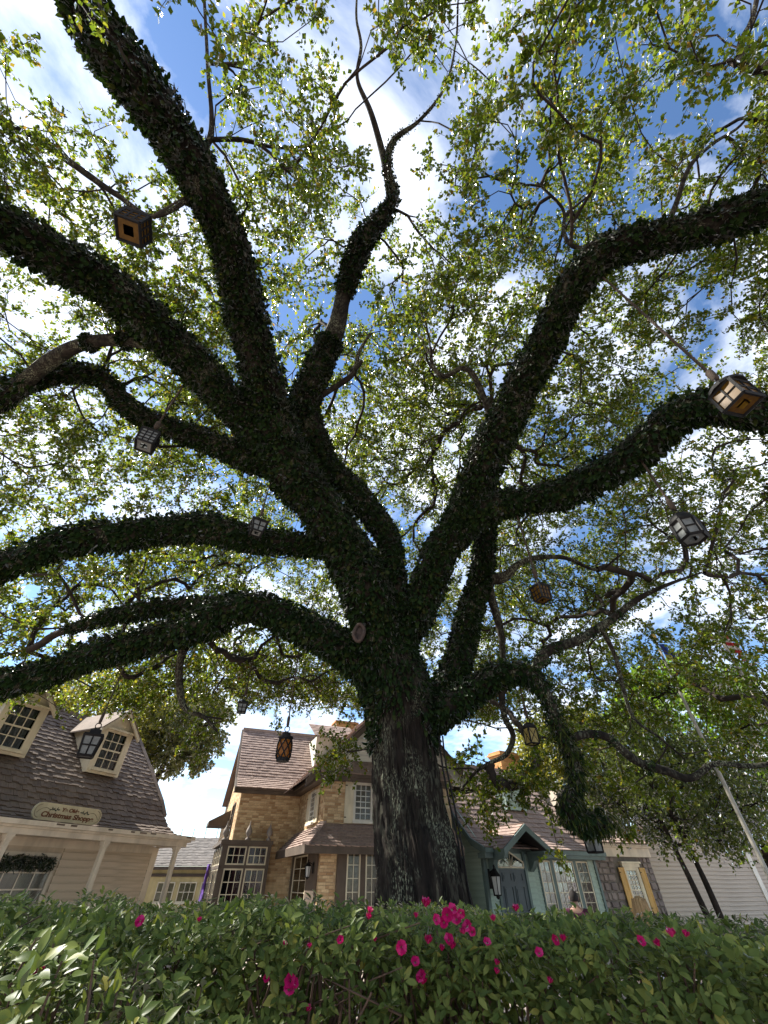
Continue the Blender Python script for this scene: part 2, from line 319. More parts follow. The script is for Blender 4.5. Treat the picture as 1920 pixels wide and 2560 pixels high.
def fern_cover(P, T, rad, thick, dens, rng):
    """leaf tufts rooted on the limb surface, drooping at the sides; P,T,rad sampled rows"""
    seg = np.linalg.norm(np.diff(P, axis=0), axis=1); seg = np.append(seg, seg[-1])
    area = 2 * math.pi * rad * seg; n = int(dens * area.sum())
    if n < 10: return None
    pr = area / area.sum(); i = rng.choice(len(P), n, p=pr)
    th = rng.uniform(0, 2 * math.pi, n)
    A = unit(np.cross(T[i], np.array([0.02, 0.05, 1.0]))); B = np.cross(A, T[i])   # B points up-ish
    B = B * np.sign(B[:, 2:3] + 1e-6)
    out = np.cos(th)[:, None] * A + np.sin(th)[:, None] * B
    base = P[i] + out * rad[i][:, None] * 0.97 + T[i] * rng.uniform(-.06, .06, (n, 1))
    lift = rng.uniform(0.0, 1.0, n) ** 1.6 * np.array([min(1.25, max(.25, .75 + .9 * fbm(q, 1.1))) for q in P])[i]
    base = base + out * (lift * thick * 0.75)[:, None]
    D = unit(out * rng.uniform(.25, .9, (n, 1)) + T[i] * rng.uniform(-.5, .5, (n, 1)) + rdir(n, rng) * .35 + np.array([0, 0, -1.0]) * rng.uniform(.15, .95, (n, 1)))
    Nn = unit(out + rdir(n, rng) * .45)
    Ln = rng.uniform(.075, .15, n) * np.clip(rad[i] / .16, .3, 1); Wd = Ln * rng.uniform(.42, .72, n)
    bareness = np.array([fbm(q, .75) for q in P])[i] + .25 * out[:, 2] + rng.normal(0, .12, n)
    k = bareness > -.95
    return leaves_np(base[k], D[k], Nn[k], Ln[k], Wd[k], .1, .15)
frng = np.random.default_rng(21)
LIMB_OBJ = {}
for key, wp in LIMBS.items():
    rows = []
    for vx, vy, z, wd in wp:
        p = av(vx, vy, z); half = wd * K * 0.5 * z / FPX * 0.91; rows.append((*p, half))
    S = spline(rows, 0.09); pts = S[:, :3].copy(); half = S[:, 3]
    f = FERNY[key]
    cov = np.clip(0.34 * half * f, 0, 0.17)
    bare = np.maximum(half - cov * 0.9, 0.007)
    jit = np.array([[mnoise.noise(Vector(q * .9 + np.array([a * 9.1, 3, 1]))) for a in range(3)] for q in pts]) * np.minimum(half, .3)[:, None] * .45
    pts = pts + jit
    nseg = 40 if half.max() > .25 else (22 if half.max() > .12 else 12)
    V, Fq = barky(pts, bare, nseg, hash(key) % 17 if False else ord(key) * .7, min(1.0, bare.mean() * 1.6) * .8)
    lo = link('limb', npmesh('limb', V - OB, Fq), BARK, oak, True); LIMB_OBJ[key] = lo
    T = unit(np.gradient(pts, axis=0))
    for i in range(0, len(pts), 3): SKEL.append((pts[i], T[i], bare[i]))
    LIMBS[key] = (pts, half)
    if f > .05:
        keep = np.ones(len(pts), bool)
        if key == 'C':   # bare stretch of bark in the middle of this limb
            keep = np.array([not (640 * K < q[1] < 735 * K and q[0] > 700 * K) for q in np.stack(proj(pts)[:2], 1)])
        if key in ('Q', 'S', 'E', 'T'): keep = np.array([fbm(q, 1.7) > -.05 for q in pts])
        r = fern_cover(pts[keep], T[keep], bare[keep], max(.05, float(cov.mean())), 640 * (1 if f > .5 else f + .25), frng)
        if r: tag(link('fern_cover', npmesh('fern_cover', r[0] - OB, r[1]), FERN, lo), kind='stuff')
# loose olive fern tuft where the drooping limb curls up
tp = LIMBS['O'][0][-22:]; nt = 900; ti_ = frng.integers(0, len(tp), nt); TD = rdir(nt, frng); tb = tp[ti_] + TD * frng.uniform(.08, .22, (nt, 1)) * [1, 1, .75]
V, Fq = leaves_np(tb, unit(TD * .6 + [0, 0, -.75] + rdir(nt, frng) * .3), unit(TD + rdir(nt, frng) * .4), frng.uniform(.10, .20, nt), frng.uniform(.018, .034, nt), .1, .2)
TUFT = leafmat('fern_tuft', [(0, (.02, .036, .010)), (.5, (.05, .07, .018)), (1, (.10, .11, .03))], .4, (1.5, 1.4, .6), .45, .08)
tag(link('fern_tuft', npmesh('fern_tuft', V - OB, Fq), TUFT, LIMB_OBJ['O']), 'lighter olive fern tuft at the end of the drooping limb', kind='stuff')
# ferns on the upper trunk, hanging at both sides of the fork
mk = (tr[:, 2] > 3.6)
Tt = unit(np.gradient(tr[:, :3], axis=0))
r = fern_cover(tr[mk, :3], Tt[mk], tr[mk, 3] + .02, .16, 480, frng)
cx, cy, _ = proj(r[0].reshape(-1, 6, 3)[:, 0])
vx, vy = cx / K, cy / K
hang = 1545 + 75 * np.sin(vx * .09) * .4 + np.where(vx < 826, 85, 0) + np.where(vx > 925, 95, 0) - np.where((vx > 835) & (vx < 910), 45, 0)
kk = vy < hang + frng.normal(0, 28, len(vy))
V = r[0].reshape(-1, 6, 3)[kk].reshape(-1, 3); b = np.arange(kk.sum())[:, None] * 6
Fq = np.concatenate([b + [[0, 1, 2, 3]], b + [[0, 3, 4, 5]]], 1).reshape(-1, 4)
trunk_o = [o for o in oak.children if o.name.startswith('trunk')][0]
tag(link('fern_cover', npmesh('fern_cover', V - OB, Fq), FERN, trunk_o), kind='stuff')

# ---- branches and leaves: attractors in the crown joined to the limbs by curved paths
def grow(skel, attr, rng, crook=0.10, step=0.30, wlen=0.3, tip=0.0072, rcap=0.09):
    """skel: (p,dir,r); attr (n,3). Returns nodes, parents, radii, tip indices"""
    M = len(skel) + len(attr) * 14
    P = np.zeros((M, 3)); Dr = np.zeros((M, 3)); par = np.full(M, -1); pl = np.zeros(M); n = 0
    for p, d, r_ in skel: P[n] = p; Dr[n] = d; n += 1
    ns = n
    d0 = np.array([np.min(np.linalg.norm(P[:ns] - a, axis=1)) for a in attr])
    tips = []
    for k in np.argsort(d0):
        a = attr[k]; dv = a - P[:n]; dist = np.linalg.norm(dv, axis=1)
        ang = np.einsum('ij,ij->i', dv, Dr[:n]) / (dist + 1e-6)
        j = int(np.argmin(dist * (1.25 - .35 * ang) + wlen * pl[:n])); dj = dist[j]
        if dj < .05: continue
        sd = Dr[j] if j >= ns else unit(dv[j] * .6 / dj + Dr[j] * .5 + np.array([0, 0, .25]))
        c = P[j] + sd * dj * .42; m = int(np.clip(dj / step, 2, 13)); prev = j
        cr = rng.normal(size=3) * crook * dj * .5
        for q in range(1, m + 1):
            t = q / m; x = P[j] * (1 - t) ** 2 + 2 * c * t * (1 - t) + a * t * t + cr * math.sin(t * math.pi * 2) * .6
            if q < m: x = x + rng.normal(size=3) * crook * dj / m
            P[n] = x; Dr[n] = unit(x - P[prev]); par[n] = prev; pl[n] = pl[prev] + np.linalg.norm(x - P[prev]); prev = n; n += 1
        tips.append(n - 1)
    e = 2.35; acc = np.zeros(n)
    for t in tips: acc[t] += tip ** e
    for i in range(n - 1, ns - 1, -1):
        acc[par[i]] += acc[i]
    rad = np.minimum(acc ** (1 / e), rcap)
    return P[:n], par[:n], rad, np.array(tips), Dr[:n], ns
def edges_np(P, par, rad, ns, n=5):
    """short tapered tubes for every parent-child pair"""
    idx = np.arange(ns, len(P)); a = P[par[idx]]; b = P[idx]; ra = rad[idx] * 1.04; rb = rad[idx]
    own = par[idx] >= ns; ra = np.where(own, np.maximum(rad[par[idx]] * .9, ra) * .5 + ra * .5, ra)
    T = unit(b - a); A = unit(np.cross(T, np.array([.21, .34, .91]))); B = np.cross(T, A); th = np.arange(n) * 2 * math.pi / n
    ring = np.cos(th)[None, :, None] * A[:, None] + np.sin(th)[None, :, None] * B[:, None]
    ext = (rb * .6)[:, None, None] * T[:, None]
    V = np.concatenate([a[:, None] + ring * ra[:, None, None], b[:, None] + ext + ring * rb[:, None, None]], 1)
    bs = (np.arange(len(idx)) * 2 * n)[:, None, None]; k = np.arange(n)
    q = np.stack([k, (k + 1) % n, (k + 1) % n + n, k + n], -1)[None]
    return V.reshape(-1, 3), (bs + q).reshape(-1, 4)
def sprigs(tipsP, tipsD, rng, nsp, nlf, slen, llen, flat=.5):
    """leafy twigs around tips -> leaf mesh arrays and twig arrays"""
    n = len(tipsP) * nsp
    o = np.repeat(tipsP, nsp, 0); d = unit(np.repeat(tipsD, nsp, 0) * .55 + rdir(n, rng))
    ln = slen * rng.uniform(.5, 1.3, n)
    end = o + d * ln[:, None]
    tv, tf = edges_np(np.vstack([o, end]), np.concatenate([np.full(n, -1), np.arange(n)]), np.concatenate([np.zeros(n), np.full(n, .0032)]), n, 3)
    tv = tv.reshape(n, 6, 3)[::2].reshape(-1, 3); tf = tf[:len(tv) // 6 * 3]
    m = n * nlf; oi = np.repeat(o, nlf, 0); di = np.repeat(d, nlf, 0); li = np.repeat(ln, nlf)
    t = rng.uniform(.25, 1.05, m); P = oi + di * (li * t)[:, None] + rng.normal(size=(m, 3)) * .018
    D = unit(di * .5 + rdir(m, rng) * .9)
    Nn = unit(np.array([0, 0, 1.0]) * flat + rdir(m, rng) * .7)
    Ln = llen * rng.uniform(.6, 1.25, m); Wd = Ln * rng.uniform(.52, .84, m)
    lv, lf = kites_np(P, D, Nn, Ln, Wd)
    return lv, lf, tv, tf
arng = np.random.default_rng(5)
TX, TY = OB[0], OB[1]
att = []
LP = np.array([s_[0] for s_ in SKEL if s_[2] > .14])
LQ = np.vstack([LIMBS[k_][0] for k_ in ('C', 'U', 'V')])
NMAIN = 5500
while len(att) < NMAIN:
    x, y = arng.uniform(-12.5, 12.5), arng.uniform(-3.0, 20.5)
    r = math.hypot(x - TX, (y - TY) * 1.02)
    if r > 13.6: continue
    H = 2.4 + 13.0 * (1 - (r / 14.2) ** 2.6) ** .5
    z = H - 4.0 * arng.uniform(0, 1) ** 1.2
    lim = 1.8 + .30 * max(y, 9) + 1.0 * fbm((x, y, 0), .5)
    if x > 4: lim -= .6
    if z < lim: continue
    dcam = np.linalg.norm(np.array([x, y, z]) - CAM)
    if dcam < 4.5: continue
    if fbm((x, y, z), .42) + .28 * fbm((x, y, z), 1.1) < -.20: continue
    dh = np.hypot(LP[:, 0] - x, LP[:, 1] - y); near = dh < 1.3      # foliage sits above the big limbs, not under them
    if near.any() and z < LP[near, 2].max() + .25 and arng.random() > .06: continue
    dq = np.hypot(LQ[:, 0] - x, LQ[:, 1] - y)
    if (dq < .32).any() and z < LQ[dq < .32, 2].max() - .1: continue
    att.append((x, y, z))
for _ in range(420):                 # fuller towards the left, over the two long limbs
    x, y = arng.uniform(-11.5, -4.5), arng.uniform(-1, 7); z = arng.uniform(8.0, 12.5); near = np.hypot(LP[:, 0] - x, LP[:, 1] - y) < 1.2
    if near.any() and z < LP[near, 2].max() + .25: continue
    att.append((x, y, z))
# drooping tufts before the brick house and the green roof
for cx0, cy0, sx_, sy_, z0, n_ in ((735, 1630, 22, 26, 8.6, 9), (1075, 1700, 55, 34, 8.3, 26), (1330, 1690, 70, 50, 8.0, 22), (440, 1560, 40, 45, 9.2, 14)):
    for _ in range(n_): att.append(tuple(av(cx0 + arng.normal() * sx_, cy0 + arng.normal() * sy_, z0 + arng.normal() * .35)))
NMAIN = len(att)
while len(att) < NMAIN + 1300:      # lower skirt of the crown, at the sides and beyond the trunk
    x, y = arng.uniform(-12, 12), arng.uniform(5.0, 20.5); r = math.hypot(x - TX, y - TY)
    if r < 5.5 or r > 13.2: continue
    H = 2.6 + 13.2 * math.sqrt(1 - (r / 13.4) ** 2) - 3.5
    lim = 1.8 + .285 * max(y, 9) + .8 * fbm((x, y, 0), .5) - (.7 if x > 3 else 0) + (.7 if x < -4.5 else 0)
    if y > 15 and abs(x) < 6: lim += .6
    z = lim + (max(H, lim + .5) - lim) * arng.uniform(0, 1)
    if z < lim or fbm((x, y, z), .42) + .28 * fbm((x, y, z), 1.1) < -.12: continue
    dh = np.hypot(LP[:, 0] - x, LP[:, 1] - y); near = dh < 1.1
    if near.any() and z < LP[near, 2].max() + .3 and arng.random() > .12: continue
    att.append((x, y, z))
att = np.array(att); qx, qy, qz = proj(att)
outv = (qx < -160) | (qx > 2080) | (qy < -220) | (qz < .5)
att = att[~outv | (arng.random(len(att)) < .2)]      # thinner where the crown runs on beyond the view
P_, par_, rad_, tips_, D_, ns_ = grow(SKEL, att, arng)
V, Fq = edges_np(P_, par_, rad_, ns_, 4)
tag(link('branches', npmesh('branches', V - OB, Fq), TWIG, oak, True), kind='stuff')
tz = proj(P_[tips_])[2]; near_t = tips_[tz < 10.5]; far_t = tips_[tz >= 10.5]
l1, f1_, t1, g1 = sprigs(P_[near_t], D_[near_t], arng, 8, 19, .42, .080)
l2, f2_, t2, g2 = sprigs(P_[far_t], D_[far_t], arng, 7, 13, .46, .104)
crown = tag(link('crown', npmesh('crown', np.vstack([l1, l2]) - OB, np.vstack([f1_, f2_ + len(l1)])), OAKLEAF, oak), 'backlit green canopy of small oval leaves', kind='stuff')
tag(link('twigs', npmesh('twigs', np.vstack([t1, t2]) - OB, np.vstack([g1, g2 + len(t1)])), TWIG, crown), kind='stuff')
# ------------------------------------------------------------------ BUILDINGS
zA = lambda x, y: (x * .3376, 1700 + y * .3376)
zB = lambda x, y: (480 + x * .3134, 1780 + y * .3134)
zC = lambda x, y: (1080 + x * .3134, 1840 + y * .3134)
zD = lambda x, y: (1480 + x * .2652, 1780 + y * .2652)
class Frame:
    """a building's own axes: u along the front, v into the building, w up"""
    def __init__(s, px, py, z, head):
        a = R(head); s.eu = np.array([math.sin(a), math.cos(a), 0]); s.ev = np.array([-math.cos(a), math.sin(a), 0])
        p = at(px, py, z); s.O = np.array([p[0], p[1], 0.0]); s.rz = R(90) - a
    def uw(s, pt, v=0.0):
        r = ray(*pt); q = CAM - s.O; t = (v - q.dot(s.ev)) / r.dot(s.ev); h = q + t * r; return float(h.dot(s.eu)), float(h[2])
    def vw(s, pt, u):
        r = ray(*pt); q = CAM - s.O; t = (u - q.dot(s.eu)) / r.dot(s.eu); h = q + t * r; return float(h.dot(s.ev)), float(h[2])
    def v_for_u(s, pt, u): return s.vw(pt, u)[0]
    def world(s, p): return s.O + s.eu * p[0] + s.ev * p[1] + np.array([0, 0, p[2]])
    def empty(s, name): return empty(name, s.O, s.rz)

M_CREAM = mat('cream_paint', (0.72, 0.65, 0.47), 0.55, (0.66, 0.58, 0.42), 3, 0.1, 60)
M_TAN = mat('tan_siding', (0.62, 0.51, 0.37), 0.65, (0.55, 0.45, 0.32), 2.5, 0.12, 50, island=.5)
M_TRIM = mat('pale_trim', (0.70, 0.61, 0.47), 0.55, (0.63, 0.55, 0.42), 3, 0.1, 60)
M_WHITE = mat('white_trim', (0.72, 0.69, 0.60), 0.5, (0.64, 0.61, 0.52), 3, 0.1, 60)
M_SHAKE_D = mat('dark_shingle', (0.19, 0.142, 0.108), 0.9, (0.105, 0.076, 0.058), 5, 0.4, 40, island=.65)
M_SHAKE_L = mat('brown_shingle', (0.36, 0.265, 0.22), 0.9, (0.23, 0.165, 0.14), 5, 0.4, 40, island=.65)
M_SHAKE_G = mat('grey_shingle', (0.20, 0.18, 0.165), 0.9, (0.13, 0.118, 0.11), 5, 0.4, 40, island=.65)
M_UNDER = mat('roof_felt', (0.05, 0.04, 0.036), 0.95)
M_BRICK = mat('buff_brick', (0.74, 0.57, 0.34), 0.85, (0.36, 0.205, 0.095), 9, 0.35, 60, island=.85)
M_MORTAR = mat('mortar', (0.55, 0.44, 0.29), 0.95, (0.36, 0.28, 0.18), 9, 0.2, 60)
M_BROWN = mat('brown_timber', (0.105, 0.078, 0.056), 0.65, (0.085, 0.062, 0.045), 4, 0.15, 50)
M_GREEN = mat('green_siding', (0.40, 0.50, 0.42), 0.65, (0.34, 0.44, 0.36), 2.5, 0.12, 50, island=.5)
M_GTRIM = mat('green_trim', (0.125, 0.18, 0.168), 0.6, (0.105, 0.15, 0.14), 3, 0.1, 50)
M_DOOR = mat('slate_door', (0.058, 0.082, 0.092), 0.5, (0.05, 0.07, 0.08), 3, 0.08, 60)
M_STONE = mat('field_stone', (0.32, 0.265, 0.235), 0.9, (0.14, 0.115, 0.115), 7, 0.6, 14, island=.6)
M_SMORT = mat('stone_mortar', (0.20, 0.175, 0.15), 0.95)
M_OCHRE = mat('ochre_shutter', (0.56, 0.335, 0.085), 0.55, (0.50, 0.29, 0.07), 4, 0.1, 60)
M_BEIGE = mat('beige_siding', (0.46, 0.39, 0.31), 0.7, (0.45, 0.385, 0.31), 2, 0.1, 50, island=.5)
M_IRON = mat('black_iron', (0.007, 0.007, 0.008), 0.6, (0.013, 0.012, 0.011), 12, 0.2, 60, 0.15)
M_CHIM = mat('chimney_brick', (0.62, 0.33, 0.12), 0.85, (0.40, 0.18, 0.06), 6, 0.3, 50, island=.7)
M_YEL = mat('yellow_stucco', (0.58, 0.48, 0.24), 0.85, (0.52, 0.42, 0.2), 3, 0.2, 40)
M_PURPLE = mat('purple_cloth', (0.13, 0.06, 0.32), 0.8, (0.09, 0.04, 0.24), 8)
M_FIN = mat('stone_finial', (0.27, 0.235, 0.20), 0.8, (0.2, 0.17, 0.15), 9)
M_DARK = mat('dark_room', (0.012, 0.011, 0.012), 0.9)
M_CURT_R = mat('plum_curtain', (0.17, 0.06, 0.06), 0.9, (0.06, 0.025, 0.035), 7, stretch=(1, 1, .1))
M_CURT_W = mat('net_curtain', (0.52, 0.52, 0.50), 0.9, (0.28, 0.29, 0.29), 9, stretch=(1, 1, .06))
def glass_mat(name, tint=(.75, .78, .80), fres=1.5, rough=.02):
    m = bpy.data.materials.new(name); m.use_nodes = True; t = m.node_tree; n = t.nodes; l = t.links
    for x in list(n): n.remove(x)
    out = n.new('ShaderNodeOutputMaterial'); tr = n.new('ShaderNodeBsdfTransparent'); tr.inputs[0].default_value = (*tint, 1)
    g = n.new('ShaderNodeBsdfGlossy'); g.inputs['Roughness'].default_value = rough
    tcn = n.new('ShaderNodeTexCoord'); nz = n.new('ShaderNodeTexNoise'); nz.inputs['Scale'].default_value = 3.5; l.new(tcn.outputs['Object'], nz.inputs['Vector'])
    bp = n.new('ShaderNodeBump'); bp.inputs['Strength'].default_value = .035; bp.inputs['Distance'].default_value = .05; l.new(nz.outputs['Fac'], bp.inputs['Height']); l.new(bp.outputs[0], g.inputs['Normal'])
    fr = n.new('ShaderNodeFresnel'); fr.inputs[0].default_value = fres
    mx = n.new('ShaderNodeMixShader'); l.new(fr.outputs[0], mx.inputs[0]); l.new(tr.outputs[0], mx.inputs[1]); l.new(g.outputs[0], mx.inputs[2]); l.new(mx.outputs[0], out.inputs[0])
    MATS[name] = m; return m
M_GLASS = glass_mat('window_glass', fres=1.33)

UNIT = {}
def unit_box(m, kind='box'):
    """one shared mesh per material: 1x1x1, origin at lower front left; 'siding' is a lapped wedge, 'brick' has eased edges"""
    k = (m.name, kind)
    if k in UNIT: return UNIT[k]
    b = MB()
    if kind == 'siding':   # bottom edge proud (towards -y), top thin
        b.prism([(0.0, 0.0), (1.0, 0.0), (1.0, 1.0), (.72, 1.0)], 'x', 0, 1)
    elif kind == 'soft':
        e = .06
        V = []
        for z, i in ((0, e), (e, 0), (1 - e, 0), (1, e)): pass
        b.add([(0, 1, 0), (1, 1, 0), (1, 1, 1), (0, 1, 1), (0, .25, 0), (1, .25, 0), (1, .25, 1), (0, .25, 1), (.04, 0, .1), (.96, 0, .1), (.96, 0, .9), (.04, 0, .9)],
              [(0, 1, 2, 3), (0, 4, 5, 1), (1, 5, 6, 2), (2, 6, 7, 3), (3, 7, 4, 0), (4, 8, 9, 5), (5, 9, 10, 6), (6, 10, 11, 7), (7, 11, 8, 4), (8, 11, 10, 9)])
    else: b.box(0, 1, 0, 1, 0, 1)
    me = bpy.data.meshes.new(kind); me.from_pydata(b.v, [], b.f); me.update(); me.materials.append(m); UNIT[k] = me; return me
def place(name, me, parent, loc, sc, rot=None):
    o = bpy.data.objects.new(name, me); COL.objects.link(o); o.parent = parent; o.location = loc; o.scale = sc
    if rot is not None: o.rotation_euler = rot
    return o
def box(name, m, parent, *d):
    b = MB(); b.box(*d); return b.build(name, m, parent)
def siding(parent, m, u0, u1, v, w0, w1, bh, th=.045, name='board'):
    """lapped boards on a wall facing -v; u0/u1 numbers or functions of w; each board an object"""
    f0 = u0 if callable(u0) else (lambda _: u0); f1 = u1 if callable(u1) else (lambda _: u1)
    w = w0; me = unit_box(m, 'siding')
    while w < w1 - .02:
        h = min(bh, w1 - w); a, c = f0(w + h * .5), f1(w + h * .5)
        if c - a > .03: place(name, me, parent, (a, v - th, w), (c - a, th, h * .97))
        w += bh
def window(parent, fm, u0, u1, w0, w1, v, nx, ny, fr=.045, mun=.02, curtain=M_CURT_R, sill=True, outer=None, om=None, rail=None):
    """sash window: one frame mesh with bars, panes and curtain as its children. (u,w) is the glazed opening."""
    b = MB(); d0, d1 = v - .03, v + .03
    b.box(u0 - fr, u0, d0, d1, w0 - fr, w1 + fr); b.box(u1, u1 + fr, d0, d1, w0 - fr, w1 + fr)
    b.box(u0, u1, d0 + .001, d1, w0 - fr, w0); b.box(u0, u1, d0 + .001, d1, w1, w1 + fr)
    pw, ph = (u1 - u0) / nx, (w1 - w0) / ny
    for i in range(1, nx): b.box(u0 + i * pw - mun / 2, u0 + i * pw + mun / 2, v - .016, v + .016, w0, w1)
    for j in range(1, ny):
        k = mun * (1.9 if rail == j else 1)
        for i in range(nx): b.box(u0 + i * pw + mun / 2, u0 + (i + 1) * pw - mun / 2, v - .014, v + .014, w0 + j * ph - k / 2, w0 + j * ph + k / 2)
    o = b.build('window', fm, parent)
    me = unit_box(M_GLASS)
    for i in range(nx):
        for j in range(ny):
            place('pane', me, o, (u0 + i * pw + mun / 2, v - .004 + random.uniform(-.001, .001), w0 + j * ph + mun / 2), (pw - mun, .006, ph - mun), (random.uniform(-.012, .012), 0, random.uniform(-.01, .01)))
    # pleated curtain and the dark room behind it
    if curtain is not None:
        n = 26; cw = u1 - u0; V = []
        for i in range(n + 1):
            x = u0 + cw * i / n; y = v + .16 + .03 * math.sin(i * 1.9) + .012 * math.sin(i * 4.1 + u0)
            V += [(x, y, w0), (x, y, w1)]
        me2 = bpy.data.meshes.new('curtain'); me2.from_pydata(V, [], [(2 * i, 2 * i + 2, 2 * i + 3, 2 * i + 1) for i in range(n)]); me2.update()
        c = link('curtain', me2, curtain, o, True)
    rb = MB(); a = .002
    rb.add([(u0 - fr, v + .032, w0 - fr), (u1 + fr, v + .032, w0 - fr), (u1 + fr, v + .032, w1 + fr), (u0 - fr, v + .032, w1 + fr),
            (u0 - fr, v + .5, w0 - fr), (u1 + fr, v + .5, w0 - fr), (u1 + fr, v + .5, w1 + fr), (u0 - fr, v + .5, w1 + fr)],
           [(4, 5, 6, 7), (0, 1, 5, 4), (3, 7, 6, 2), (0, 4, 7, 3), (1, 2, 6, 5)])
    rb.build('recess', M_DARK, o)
    if sill: box('sill', om or fm, o, u0 - fr * 2.2, u1 + fr * 2.2, v - .13, v - .031, w0 - fr - .07, w0 - fr - .002)
    return o
def shingles(parent, m, left, right, rows, sw, th=.03, jag=.0, name='roof', under=True, frame=None, nind=300, lap=1.25):
    """left/right: polylines (local 3D) from eave to ridge; courses of separate butts on an under-sheet"""
    Lp = resample(left, rows + 1); Rp = resample(right, rows + 1)
    b = MB()
    for i in range(rows): b.add([Lp[i], Rp[i], Rp[i + 1], Lp[i + 1]], [(0, 1, 2, 3)])
    root = b.build(name, M_UNDER, parent)
    pieces = []
    for i in range(rows):
        a, c, a2, c2 = Lp[i], Rp[i], Lp[i + 1], Rp[i + 1]
        wid = np.linalg.norm(c - a); n = max(1, int(round(wid / sw)))
        xs = np.linspace(0, 1, n + 1) + (0 if n < 2 else np.r_[0, RNG.uniform(-.22, .22, n - 1) / n, 0])
        if i % 2 and n > 2: xs[1:-1] = np.clip(xs[1:-1] + .5 / n * (1 if n > 3 else 0), 0, 1 - .12 / n)
        U = unit(c - a); S = (a2 + c2) / 2 - (a + c) / 2; Sl = np.linalg.norm(S); S = S / Sl
        Nn = unit(np.cross(U, S))
        for k in range(n):
            x0, x1 = xs[k], xs[k + 1]
            p = a + (c - a) * x0; q = a + (c - a) * x1; p2 = a2 + (c2 - a2) * x0
            ww = np.linalg.norm(q - p) - .006
            if ww < .02: continue
            sl = unit(p2 - p) if n > 1 else S
            dn = RNG.uniform(-jag, jag) + (jag * .8 if (k % 2) else -jag * .8)
            t = th * RNG.uniform(.8, 1.3); ln = Sl * lap + dn
            o = p + Nn * .006 - S * dn
            pieces.append((o, U * ww, S * ln, Nn, t))
    # piece = wedge, thick at the butt, thin at the top
    def verts(pc):
        o, u, s, n, t = pc
        return [o, o + u, o + u + s - n * .004, o + s - n * .004, o + n * t, o + u + n * t, o + u + s + n * .004, o + s + n * .004]
    if frame is not None:
        cw = np.array([frame.world(p[0] + p[1] / 2 + p[2] / 2) for p in pieces]); x, y, z = proj(cw)
        vis = (x > -30) & (x < 1950) & (y > 0) & (y < 2290); order = np.argsort(np.where(vis, z, 1e6 + z)); ind = set(order[:nind].tolist())
    else: ind = set()
    fb = MB(); ub = unit_wedge(m)
    for i, pc in enumerate(pieces):
        if i in ind:
            o, u, s, n, t = pc
            M4 = Matrix(((u[0], s[0], n[0] * t, o[0]), (u[1], s[1], n[1] * t, o[1]), (u[2], s[2], n[2] * t, o[2]), (0, 0, 0, 1)))
            ob = bpy.data.objects.new('shingle', ub); COL.objects.link(ob); ob.parent = root; ob.matrix_local = M4
        else: fb.hexa(verts(pc))
    if fb.v: tag(fb.build('shingle_courses', m, root), kind='stuff')
    return root
def unit_wedge(m):
    k = (m.name, 'wedge')
    if k not in UNIT:
        b = MB(); b.hexa([(0, 0, 0), (1, 0, 0), (1, 1, -.12), (0, 1, -.12), (0, 0, 1), (1, 0, 1), (1, 1, .14), (0, 1, .14)])
        me = bpy.data.meshes.new('shingle'); me.from_pydata(b.v, [], b.f); me.update(); me.materials.append(m); UNIT[k] = me
    return UNIT[k]
def resample(pts, n):
    P = np.asarray(pts, float); s = np.r_[0, np.cumsum(np.linalg.norm(np.diff(P, axis=0), axis=1))]; t = np.linspace(0, s[-1], n)
    return np.stack([np.interp(t, s, P[:, k]) for k in range(3)], 1)
def bricks(wall, m, o, du, u0f, u1f, w0, w1, nrm, frame, bl=.245, bh=.082, holes=(), nind=300, out=.012):
    """running bond on a vertical wall: o origin (local), du unit along it, nrm outward; lengths as functions of w"""
    o = np.asarray(o, float); du = np.asarray(du, float); nrm = np.asarray(nrm, float); pcs = []; row = 0; w = w0
    while w < w1 - .03:
        h = min(bh, w1 - w); a, c = u0f(w + h / 2), u1f(w + h / 2); s = a - (bl / 2 if row % 2 else 0)
        while s < c:
            ln = bl if RNG.random() > .18 else bl * .5
            x0, x1 = max(s, a), min(s + ln, c); s += ln
            if x1 - x0 < .03: continue
            if any(x1 > hx0 and x0 < hx1 and w + h > hw0 and w < hw1 for hx0, hx1, hw0, hw1 in holes): continue
            d = out + RNG.uniform(-.004, .005)
            pcs.append((o + du * (x0 + .004) + np.array([0, 0, w + .004]), du * (x1 - x0 - .008), np.array([0, 0, h - .008]), nrm, d))
        w += bh; row += 1
    cw = np.array([frame.world(p[0]) for p in pcs]); x, y, z = proj(cw); vis = (x > -20) & (x < 1940) & (y < 2270)
    dcen = np.abs(x - 700) + np.abs(y - 2040); ind = set(np.argsort(np.where(vis, dcen, 1e6))[:nind].tolist()) if nind else set()
    fb = MB(); k = (m.name, 'brick')
    if k not in UNIT:
        b = MB(); e = .07
        b.hexa([(0, 0, 0), (1, 0, 0), (1, 1, 0), (0, 1, 0), (.02, .06, 1), (.98, .06, 1), (.98, .94, 1), (.02, .94, 1)])
        me = bpy.data.meshes.new('brick'); me.from_pydata(b.v, [], b.f); me.update(); me.materials.append(m); UNIT[k] = me
    for i, (p, u, hgt, n, d) in enumerate(pcs):
        if i in ind:
            M4 = Matrix(((u[0], hgt[0], n[0] * d, p[0]), (u[1], hgt[1], n[1] * d, p[1]), (u[2], hgt[2], n[2] * d, p[2]), (0, 0, 0, 1)))
            ob = bpy.data.objects.new('brick', UNIT[k]); COL.objects.link(ob); ob.parent = wall; ob.matrix_local = M4
        else: fb.hexa([p, p + u, p + u + hgt, p + hgt, p + n * d, p + u + n * d, p + u + hgt + n * d, p + hgt + n * d])
    if fb.v: tag(fb.build('brick_courses', m, wall), kind='stuff')
